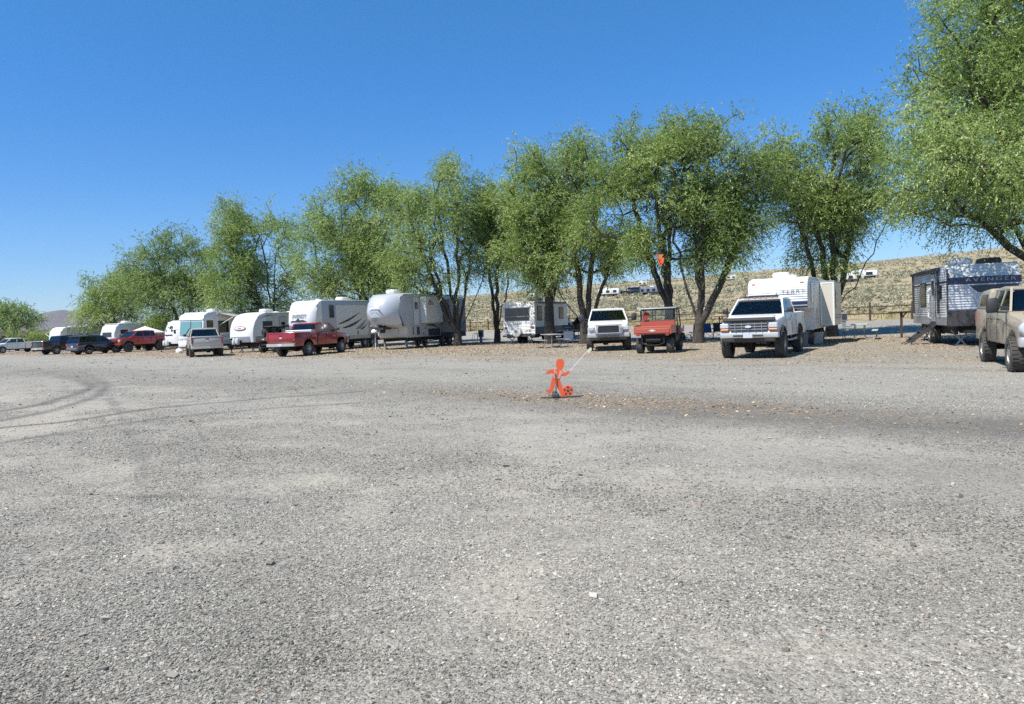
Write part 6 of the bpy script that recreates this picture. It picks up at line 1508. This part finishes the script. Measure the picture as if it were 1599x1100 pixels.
# ------------------------------------------------------------------ orange child shaped warning sign
def kid_sign():
    g = ground_at(869, 622)
    root = thing('warning_sign', 'bright orange child shaped warning figure kicking a ball, standing in the open gravel', 'warning sign', (g.x, g.y, gheight(np.array([g.x]), np.array([g.y]))[0]), R(-3))
    # outline in photo zoom pixels about the post foot (663, 1015); 414 zoom px per metre
    k = 1 / 413.0
    def P(pts): return [((x - 663) * k, (1015 - y) * k) for x, y in pts]
    out = [(676, 762), (668, 735), (672, 700), (683, 682), (690, 672), (697, 684), (704, 668), (711, 682), (720, 670), (726, 683), (736, 692), (741, 715), (738, 742), (726, 764), (716, 772), (722, 782), (736, 798), (750, 796), (770, 784), (785, 784), (786, 796), (772, 812), (750, 828), (728, 830), (714, 822), (706, 838), (700, 856), (704, 880), (716, 915), (728, 950), (738, 985), (742, 1006), (730, 1018), (700, 1020), (692, 1008), (704, 996), (690, 960), (672, 918), (658, 880), (654, 900), (648, 925), (636, 950), (618, 966), (590, 968), (578, 960), (580, 944), (596, 938), (610, 930), (616, 900), (622, 865), (634, 840), (638, 815), (632, 798), (606, 806), (588, 806), (582, 794), (590, 780), (612, 768), (642, 764), (666, 768)]
    b = MB(); b.plate(P(out), (0, -0.006, 0), (1, 0, 0), (0, 0, 1), -0.02)
    f = b.build('figure', M['orangeplastic'], root, 0)
    s = MB()
    for pts in ([(646, 770), (664, 772), (690, 848), (676, 850)], [(700, 774), (716, 784), (700, 846), (684, 846)], [(640, 806), (650, 800), (662, 848), (646, 842)], [(716, 790), (728, 802), (712, 820)]):
        s.plate(P(pts), (0, -0.010, 0), (1, 0, 0), (0, 0, 1), 0.003)
    m, nt, bb = newmat('pale_reflective_strip'); n1 = noise(nt, coords(nt), 30, 3); nt.links.new(ramp(nt, n1.outputs[0], [(0.3, (0.70, 0.22, 0.14)), (0.7, (0.80, 0.55, 0.48))]), bb.inputs['Base Color'])
    s.build('reflective_strips', m, f, 0)
    b = MB(); b.tube([(0, -0.035, 0.02), (0, -0.035, 0.53)], 0.009, 7); b.build('post', M['matteblack'], root, 40)
    b = MB(); b.prism([(-0.34, 0.0), (-0.34, 0.012), (0.34, 0.012), (0.34, 0.0)], -0.035, 0.035, 0.0); 
    b.box(-0.33, 0.50, -0.02, 0.02, 0.012, 0.03)
    b.cbox((-0.02, -0.03, 0.06), (0.15, 0.12, 0.09), ch=0.02); b.prism([(-0.07, 0.03), (-0.03, 0.14), (0.03, 0.14), (0.07, 0.03)], -0.09, 0.02, 0.015)
    b.build('base', M['matteblack'], root, 30)
    cx, cz, r = (763 - 663) * k, (1015 - 957) * k + 0.008, 0.112
    b = MB(); b.lathe_x([(-0.022, 0.001), (-0.022, r * 0.94), (-0.008, r), (0.008, r), (0.022, r * 0.94), (0.022, 0.001)], (0, 0, 0), 30, Matrix.Translation((cx, 0.0, cz)) @ Matrix.Rotation(R(90), 4, 'Z')); bo = b.build('ball', M['orangeplastic'], root, 30)
    s = MB()
    for i in range(6):
        a = R(90 + 72 * i) if i < 5 else 0; q = (0.072 if i < 5 else 0); px_, pz_ = cx + q * math.cos(a), cz + q * math.sin(a); rr = 0.024 if i < 5 else 0.030
        s.plate([(rr * (1.0 if i == 5 else 0.95) * math.cos(R(90 + 72 * j) + a), rr * math.sin(R(90 + 72 * j) + a)) for j in range(5)], (px_, -0.0225, pz_), (1, 0, 0), (0, 0, 1), 0.004)
    s.build('ball_patches', M['ink'], bo, 0)
    # flag on a slanting white rod held in the hand
    h = Vector(((784 - 663) * k, -0.03, (1015 - 788) * k)); e = Vector(((938 - 663) * k, -0.03, (1015 - 624) * k)); tip = Vector(((968 - 663) * k, -0.03, (1015 - 590) * k))
    b = MB(); b.tube([tuple(h), tuple(tip)], 0.006, 6); po = b.build('flag_rod', M['white'], root, 40)
    d = (tip - h).normalized(); n_ = Vector((-d.z, 0, d.x))
    b = MB(); b.plate([(0, 0), (-0.10, -0.004), (-0.115, -0.045), (-0.02, -0.055), (0.012, -0.02)][::-1], tip, d, n_, 0.004); b.plate([(-0.03, 0.002), (-0.09, 0.002), (-0.08, 0.022)], tip, d, n_, 0.004)
    b.build('flag', M['flagfab'], po, 0)
    return root
kid_sign()

# orange pennant high in the willow
p = at_depth(1030, 397, 39.5)
t = thing('pennant', 'orange triangular pennant hanging in the willow above the red utility vehicle', 'pennant', (p.x, p.y, p.z))
b = MB(); b.plate([(-0.24, 0.0), (0.22, -0.03), (0.06, -0.28), (-0.08, -0.30)][::-1], (0, 0, 0), (1, 0.2, 0), (0, 0, 1), 0.01); b.build('upper_panel', paint('pale_orange_cloth', (0.85, 0.30, 0.12), rough=0.7, dust=0.05, coat=0), t, 0)
b = MB(); b.plate([(-0.10, -0.24), (0.24, -0.22), (0.20, -0.45), (0.06, -0.66), (-0.08, -0.48)][::-1], (0, 0.03, 0), (1, -0.2, 0.1), (0, 0, 1), 0.01); b.build('lower_panel', M['orangefab'], t, 0)
b = MB(); b.tube([(0.0, 0.0, -0.02), (0.03, 0.12, 0.5), (0.3, 0.6, 1.1)], 0.008, 5); b.build('cord', M['ink'], t, 0)

# ------------------------------------------------------------------ picnic tables, counters, pedestals
def picnic(root, top='paleplank', legs='steel', L=1.85):
    b = MB()
    for i, y in enumerate((-0.26, 0.0, 0.26)): b.cbox((0, y, 0.76), (L, 0.245, 0.045), ch=0.008)
    b.build('table_top', M[top], root, 0)
    for s in (-1, 1):
        b = MB(); b.cbox((0, s * 0.70, 0.45), (L, 0.27, 0.045), ch=0.008); b.build('bench', M[top], root, 0)
    for s in (-1, 1):
        b = MB(); x = s * (L / 2 - 0.32)
        for q in (-1, 1): b.tube([(x, q * 0.22, 0.735), (x, q * 0.22, 0.10), (x, q * 0.34, 0.03), (x, q * 0.70, 0.03), (x, q * 0.76, 0.10), (x, q * 0.76, 0.425), (x, q * 0.60, 0.425)], 0.021, 7)
        b.tube([(x, -0.22, 0.45), (x, 0.22, 0.45)], 0.018, 6)
        b.build('leg', M[legs], root, 40)
GP = 'picnic tables at the pitches'
t = thing('picnic_table', 'pale green picnic table with steel tube legs beside the ribbed white fifth wheel trailer', 'picnic table', group=GP); picnic(t); put(t, 118 - 0, (0, 0), 1343, 530.0)
t = thing('picnic_table', 'grey picnic table in front of the square white camper and thick tree trunk', 'picnic table', group=GP); picnic(t, 'greyplank'); put(t, 74, (0, 0), 862, 543)
t = thing('picnic_table', 'grey picnic table beside the cream lower box of the silver nosed trailer', 'picnic table', group=GP); picnic(t, 'greyplank'); put(t, 80, (0, 0), 650, 542)
t = thing('picnic_table', 'grey picnic table mostly hidden behind the white pickup with framed grille', 'picnic table', group=GP); picnic(t, 'greyplank'); put(t, 80, (0, 0), 912, 533)

GC = 'plank counters on wooden posts'
def counter(label, px, py, d_top, w, heading, post_off=0.0, h=1.28, thin=False):
    t = thing('plank_counter', label, 'counter', group=GC)
    b = MB(); b.cbox((post_off, 0, h / 2), (0.10, 0.10, h), ch=0.012); b.build('post', M['wood'], t, 0)
    b = MB(); b.cbox((0, 0, h + 0.03), (w, 0.28 if not thin else 0.12, 0.06), ch=0.01); b.build('plank', M['wood'], t, 0)
    b = MB(); b.bar((post_off, 0, h - 0.28), (post_off + 0.26, 0, h - 0.01), 0.05); b.build('brace', M['wood'], t, 0)
    put(t, heading, (post_off, 0), px, py); return t
counter('brown plank counter on one post, left of the grey and blue ribbed trailer', 1408, 527.5, 0, 1.25, 8, -0.05)
counter('long thin brown rail on a short post in front of the square white camper', 781, 536, 0, 3.3, 4, -1.4, 1.0, True)
counter('brown plank counter between the willow trunks and the lifted white pickup', 1124, 522, 0, 1.9, 6, 0.45, 1.15)

def pedestal(label, px, py, h=0.95, mat='midgrey', hose=True):
    t = thing('utility_pedestal', label, 'utility pedestal', group='utility hookup pedestals')
    b = MB(); b.cbox((0, 0, h - 0.28), (0.42, 0.26, 0.5), ch=0.03); b.prism([(-0.16, h - 0.03), (-0.17, h), (0.10, h + 0.06), (0.15, h), (0.15, h - 0.03)], -0.23, 0.23, 0.01); b.build('meter_box', M[mat], t, 30)
    b = MB(); b.cbox((0, 0, (h - 0.5) / 2), (0.22, 0.18, h - 0.5), ch=0.01); b.build('post', M['midgrey'], t, 30)
    b = MB(); b.cbox((0, -0.14, h - 0.25), (0.30, 0.02, 0.3)); b.build('cover', M['charcoal'], t, 0)
    if hose:
        b = MB(); b.tube([(-0.30, 0, 0.02), (-0.30, 0, 0.72), (-0.33, -0.05, 0.76)], 0.03, 6); b.build('water_pipe', M['paleink'], t, 40)
        b = MB(); b.tube([(-0.34, -0.05, 0.75), (-0.5, -0.1, 0.78), (-0.68, -0.1, 0.55), (-0.72, -0.15, 0.25), (-0.6, -0.3, 0.03), (-0.2, -0.5, 0.02)], 0.018, 6); b.tube([(-0.30, -0.05, 0.7), (-0.42, -0.12, 0.72), (-0.55, -0.1, 0.4), (-0.46, -0.2, 0.05), (-0.1, -0.4, 0.02)], 0.018, 6); b.build('hose', M['charcoal'], t, 40)
    put(t, 10, (0, 0), px, py); return t
pedestal('grey utility pedestal with looped hoses between two tree trunks, right of the silver nosed trailer', 751.5, 535)
pedestal('grey green utility box behind the slide-out of the ribbed white trailer', 1318, 517, 0.95, 'midgrey', False)

# barbecue grill by the camper
t = thing('barbecue_grill', 'black lidded barbecue on a pale cabinet between grey picnic table and white pickup', 'barbecue grill')
b = MB(); b.cbox((0, 0, 0.48), (0.62, 0.42, 0.62), ch=0.02); b.build('cabinet', M['paleink'], t, 30)
b = MB(); b.prism([(-0.26, 0.92), (-0.26, 1.0), (-0.16, 1.18), (0.12, 1.22), (0.26, 1.05), (0.26, 0.92)], -0.38, 0.38, 0.03); lo = b.build('lid', M['matteblack'], t, 30)
b = MB(); b.tube([(-0.25, -0.30, 1.06), (0.25, -0.30, 1.06)], 0.015, 6); b.build('handle', M['steel'], lo, 0)
b = MB(); b.cbox((0, 0, 0.86), (1.25, 0.46, 0.04), ch=0.01); b.build('side_shelves', M['greyplank'], t, 0)
for x in (-0.28, 0.28):
    for y in (-0.18, 0.18): MB().bar((x, y, 0.0), (x, y, 0.18), 0.04).build('leg', M['steel'], t, 0)
put(t, 10, (0, 0), 888, 536)

# camp things round the willow trunks
def camp_chair(label, px, py, mat, heading):
    t = thing('camp_chair', label, 'camp chair', group='folding camp chairs under the willows')
    b = MB(); b.pane((-0.27, -0.22, 0.44), (0.27, -0.22, 0.44), (0.27, 0.24, 0.46), (-0.27, 0.24, 0.46), 0.02); b.build('seat', M[mat], t, 0)
    b = MB(); b.pane((-0.28, 0.24, 0.44), (0.28, 0.24, 0.44), (0.27, 0.40, 1.0), (-0.27, 0.40, 1.0), 0.02); b.build('backrest', M[mat], t, 0)
    for s in (-1, 1):
        b = MB(); b.bar((s * 0.31, -0.26, 0.65), (s * 0.31, 0.32, 0.67), 0.07, 0.03); b.build('armrest', M['matteblack'], t, 0)
    b = MB()
    for s in (-1, 1):
        b.tube([(s * 0.3, -0.28, 0.0), (s * 0.28, 0.30, 0.48), (s * 0.28, 0.42, 1.0)], 0.013, 5); b.tube([(s * 0.3, 0.32, 0.0), (s * 0.3, -0.25, 0.65)], 0.013, 5)
    b.tube([(-0.3, -0.28, 0.02), (0.3, -0.26, 0.46)], 0.012, 5); b.tube([(0.3, -0.28, 0.02), (-0.3, -0.26, 0.46)], 0.012, 5)
    b.build('chair_frame', M['matteblack'], t, 0)
    put(t, heading, (0, 0), px, py)
camp_chair('blue folding camp chair under the plank counter near the willow trunks', 1107, 531, 'bluefab', -5)
camp_chair('dark folding camp chair just right of the blue one', 1122, 529, 'charcoal', 200)
camp_chair('navy folding camp chair close beside the willow trunk, left of the blue one', 1093, 528, 'blueink', 30)
t = thing('bicycle', 'small child bicycle standing in shade between red utility vehicle and camp chairs', 'bicycle')
for y in (-0.36, 0.36):
    e = empty('wheel', (0, y, 0.24), 0, t)
    b = MB(); b.tube([(0, 0.22 * math.cos(a), 0.22 * math.sin(a)) for a in np.linspace(0, 6.283, 20)], 0.022, 5); b.build('tyre', M['rubber'], e, 40)
    b = MB(); 
    for k in range(8): b.bar((0, 0, 0), (0, 0.2 * math.cos(k * math.pi / 4), 0.2 * math.sin(k * math.pi / 4)), 0.006)
    b.build('spokes', M['steel'], e, 0)
b = MB(); b.tube([(0, -0.36, 0.24), (0, -0.10, 0.26), (0, -0.18, 0.56)], 0.016, 6); b.tube([(0, -0.10, 0.26), (0, 0.25, 0.52), (0, -0.16, 0.48), (0, -0.36, 0.24)], 0.016, 6); b.tube([(0, 0.36, 0.24), (0, 0.24, 0.62)], 0.016, 6); b.build('bicycle_frame', M['paleink'], t, 40)
b = MB(); b.cbox((0, -0.19, 0.58), (0.12, 0.22, 0.05), ch=0.02); b.build('saddle', M['matteblack'], t, 0)
b = MB(); b.tube([(-0.22, 0.18, 0.70), (0, 0.24, 0.63), (0.22, 0.18, 0.70)], 0.013, 5); b.build('handlebar', M['steel'], t, 0)
put(t, 75, (0, 0), 1084, 535)

def tote(label, name, cat, px, py, sz, mat, lid, heading=20, handle=True):
    t = thing(name, label, cat, group='storage boxes beside the lifted white pickup')
    w, d, h = sz
    b = MB(); vs = [(-w / 2 * .88, -d / 2 * .88, 0), (w / 2 * .88, -d / 2 * .88, 0), (w / 2 * .88, d / 2 * .88, 0), (-w / 2 * .88, d / 2 * .88, 0), (-w / 2, -d / 2, h), (w / 2, -d / 2, h), (w / 2, d / 2, h), (-w / 2, d / 2, h)]
    b.add(vs, [(0, 3, 2, 1), (4, 5, 6, 7), (0, 1, 5, 4), (1, 2, 6, 5), (2, 3, 7, 6), (3, 0, 4, 7)]); b.build('tub', M[mat], t, 0)
    b = MB(); b.cbox((0, 0, h + 0.03), (w + 0.05, d + 0.05, 0.06), ch=0.015); b.build('lid', M[lid], t, 0)
    if handle: b = MB(); b.bar((-w / 2 - 0.02, -0.08, h * 0.7), (-w / 2 - 0.02, 0.08, h * 0.7), 0.03); b.bar((w / 2 + 0.02, -0.08, h * 0.7), (w / 2 + 0.02, 0.08, h * 0.7), 0.03); b.build('handles', M['matteblack'], t, 0)
    put(t, heading, (0, 0), px, py)
tote('large dark grey lidded storage tote right behind the lifted white pickup', 'storage_tote', 'tote', 1250, 541.5, (0.66, 0.55, 0.58), 'tote', 'tote')
tote('navy storage bin squeezed between dark grey tote and white cooler', 'storage_bin', 'bin', 1265, 538, (0.36, 0.42, 0.50), 'navy', 'black')
tote('white cooler box at the end of the boxes by the ribbed trailer', 'cooler', 'cooler', 1277, 536.5, (0.50, 0.42, 0.48), 'offwhite', 'white')
t = thing('refuse_sack', 'small white plastic sack on the gravel beside the beige pickup', 'sack')
b = MB(); b.lathe_z([(0.001, 0.0), (0.24, 0.02), (0.28, 0.16), (0.20, 0.32), (0.07, 0.40), (0.05, 0.42), (0.09, 0.50), (0.001, 0.47)], n=11)
b.v = [(x * (1 + 0.2 * math.sin(7 * z + 3 * x)), y * (1 + 0.2 * math.cos(9 * z)), z) for x, y, z in b.v]; b.build('sack', M['whitefab'], t, 30); put(t, 0, (0, 0), 280, 551.5)

# white canopy tent
t = thing('canopy_tent', 'white pyramid roofed canopy tent behind the bright red pickup', 'canopy tent')
b = MB(); hw_ = 1.38; b.add([(-hw_, -hw_, 1.9), (hw_, -hw_, 1.9), (hw_, hw_, 1.9), (-hw_, hw_, 1.9), (0, 0, 2.62), (-hw_, -hw_, 1.76), (hw_, -hw_, 1.76), (hw_, hw_, 1.76), (-hw_, hw_, 1.76)], [(0, 1, 4), (1, 2, 4), (2, 3, 4), (3, 0, 4), (5, 6, 1, 0), (6, 7, 2, 1), (7, 8, 3, 2), (8, 5, 0, 3)])
b.build('canopy', M['whitefab'], t, 0)
for sx in (-1, 1):
    for sy in (-1, 1): MB().bar((sx * 1.31, sy * 1.31, 0), (sx * 1.31, sy * 1.31, 1.9), 0.05).build('leg', M['steel'], t, 0)
putd(t, 24, (0, 0), 226, 80)

# ------------------------------------------------------------------ brown house at the far left
t = thing('house', 'low brown house with dark flat pitched roof, partly hidden by trees at far left', 'house')
c = at_depth(48, 520, 135); t.location = (c.x, c.y, tz(c.x, c.y)); t.rotation_euler = (0, 0, R(30))
MB().box(-5.5, 5.5, -3, 3, 0, 2.5).build('wall', M['brownwall'], t, 0)
b = MB(); b.prism([(-3.5, 2.45), (-3.5, 2.55), (0, 3.35), (3.5, 2.55), (3.5, 2.45), (0, 3.1)], -6.0, 6.0, 0.0); b.build('roof', M['brown'], t, 0)
for x in (-3.6, -0.5, 3.0):
    f = MB().box(x - 0.55, x + 0.55, -3.03, -3.0, 0.9, 1.9).build('window_frame', M['ltgrey'], t, 0); MB().box(x - 0.47, x + 0.47, -3.045, -3.031, 0.98, 1.82).build('pane', M['rvglass'], f, 0)
f = MB().box(1.1, 1.95, -3.03, -3.0, 0.0, 2.0).build('door', M['redink'], t, 0)
t.location.z -= 0.05

# ------------------------------------------------------------------ things out on the hillside
def hill_spot(px, py):
    lo, hi = 70.0, 600.0
    r = ray(px, py)
    best = None
    d = 75.0
    while d < 700:
        p = at_depth(px, py, d)
        if tz(p.x, p.y) >= p.z: best = Vector((p.x, p.y, tz(p.x, p.y))); break
        d += 1.5
    return best if best is not None else Vector((at_depth(px, py, 300).x, 300, tz(at_depth(px, py, 300).x, 300)))
def far_trailer(label, px, py, L, H, ang, mat='white', wins=3, name='travel_trailer', cat='trailer', round_=0.3, hpx=11):
    p = hill_spot(px, py); k_ = hpx * p.y / F / H; L *= max(k_, 0.6); H *= max(k_, 0.6)
    t = thing(name, label, cat, (p.x, p.y, p.z - 0.1), R(ang), 'trailers and vehicles out on the hillside')
    b = MB(); b.prism([(L / 2, 0.6), (L / 2, H - round_), (L / 2 - round_, H), (-L / 2 + 0.1, H), (-L / 2, H - 0.2), (-L / 2, 0.6)], -1.2, 1.2, 0.05); b.build('body', M[mat], t, 35)
    for s in (-1, 1):
        for k in range(wins):
            y = -L / 2 + L * (k + 0.6) / wins; MB().cbox((s * 1.21, y, H * 0.62), (0.03, L / wins * 0.5, 0.6)).build('window', M['rvglass'], t, 0)
        for y in (-0.6, 0.4): b = MB(); b.lathe_x([(-0.1, 0.001), (-0.1, 0.36), (0.1, 0.36), (0.1, 0.001)], (s * 1.0, y, 0.4), 12); b.build('wheel', M['rubber'], t, 0)
    b = MB(); b.box(-0.8, 0.8, -L / 2 + 0.5, L / 2 - 0.5, 0.3, 0.6); b.build('chassis', M['dark'], t, 0)
    b = MB(); b.cbox((0, 0.5, H + 0.13), (0.6, 0.9, 0.26), ch=0.05); b.build('air_conditioner', M['white'], t, 0)
    return t
far_trailer('white boxy trailer on the hillside, seen above the white pickup with framed grille', 952, 463, 8.5, 3.2, 70)
far_trailer('long slate grey motorhome with dark windows on the hillside above the utility vehicle', 1022, 460.5, 10.5, 3.0, 78, 'slate', 5, 'motorhome', 'motorhome', 0.5)
far_trailer('white trailer with dark awning high on the hillside, right of the willow trunks', 1138, 439, 7.0, 2.8, 80, 'offwhite', 3, hpx=9)
far_trailer('tiny white trailer highest on the slope, seen right of the bushy willow', 1350, 436, 8, 2.8, 60, 'white', 2, hpx=8)
far_trailer('cream trailer beside the bushy willow on the slope, lower than the highest one', 1328, 441, 7, 2.6, 75, 'offwhite', 3, hpx=9)
far_trailer('small white trailer just above the roof of the square white camper', 833, 467, 6, 2.9, 40, 'offwhite', 2, hpx=8)
far_trailer('cream trailer on the slope left of the willow trunks, near the skyline', 1004, 447, 5, 2.6, 75, 'cream', 2, hpx=7)
def far_car(label, px, py, ang, mat):
    p = hill_spot(px, py); t = thing('parked_car', label, 'car', (p.x, p.y, p.z), R(ang), 'trailers and vehicles out on the hillside')
    suv(t, mat); t.location = (p.x, p.y, p.z); return t
far_car('dark car parked on the hillside between white trailer and grey motorhome', 985, 461, 70, 'black')

# ------------------------------------------------------------------ thin haze between here and the far mountain
if HAZE:
    m = bpy.data.materials.new('haze_air'); m.use_nodes = True; nt = m.node_tree; nt.nodes.clear()
    out = nt.nodes.new('ShaderNodeOutputMaterial'); pv = nt.nodes.new('ShaderNodeVolumePrincipled')
    pv.inputs['Color'].default_value = (0.80, 0.86, 1.0, 1); pv.inputs['Density'].default_value = HAZE; pv.inputs['Anisotropy'].default_value = 0.2
    nt.links.new(pv.outputs[0], out.inputs['Volume'])
    b = MB(); b.box(-12500, 12500, -12500, 12500, -60, 160); o = b.build('haze', m, None, 0); tag(o, kind='stuff', label='thin pale blue summer haze over the valley', cat='haze')
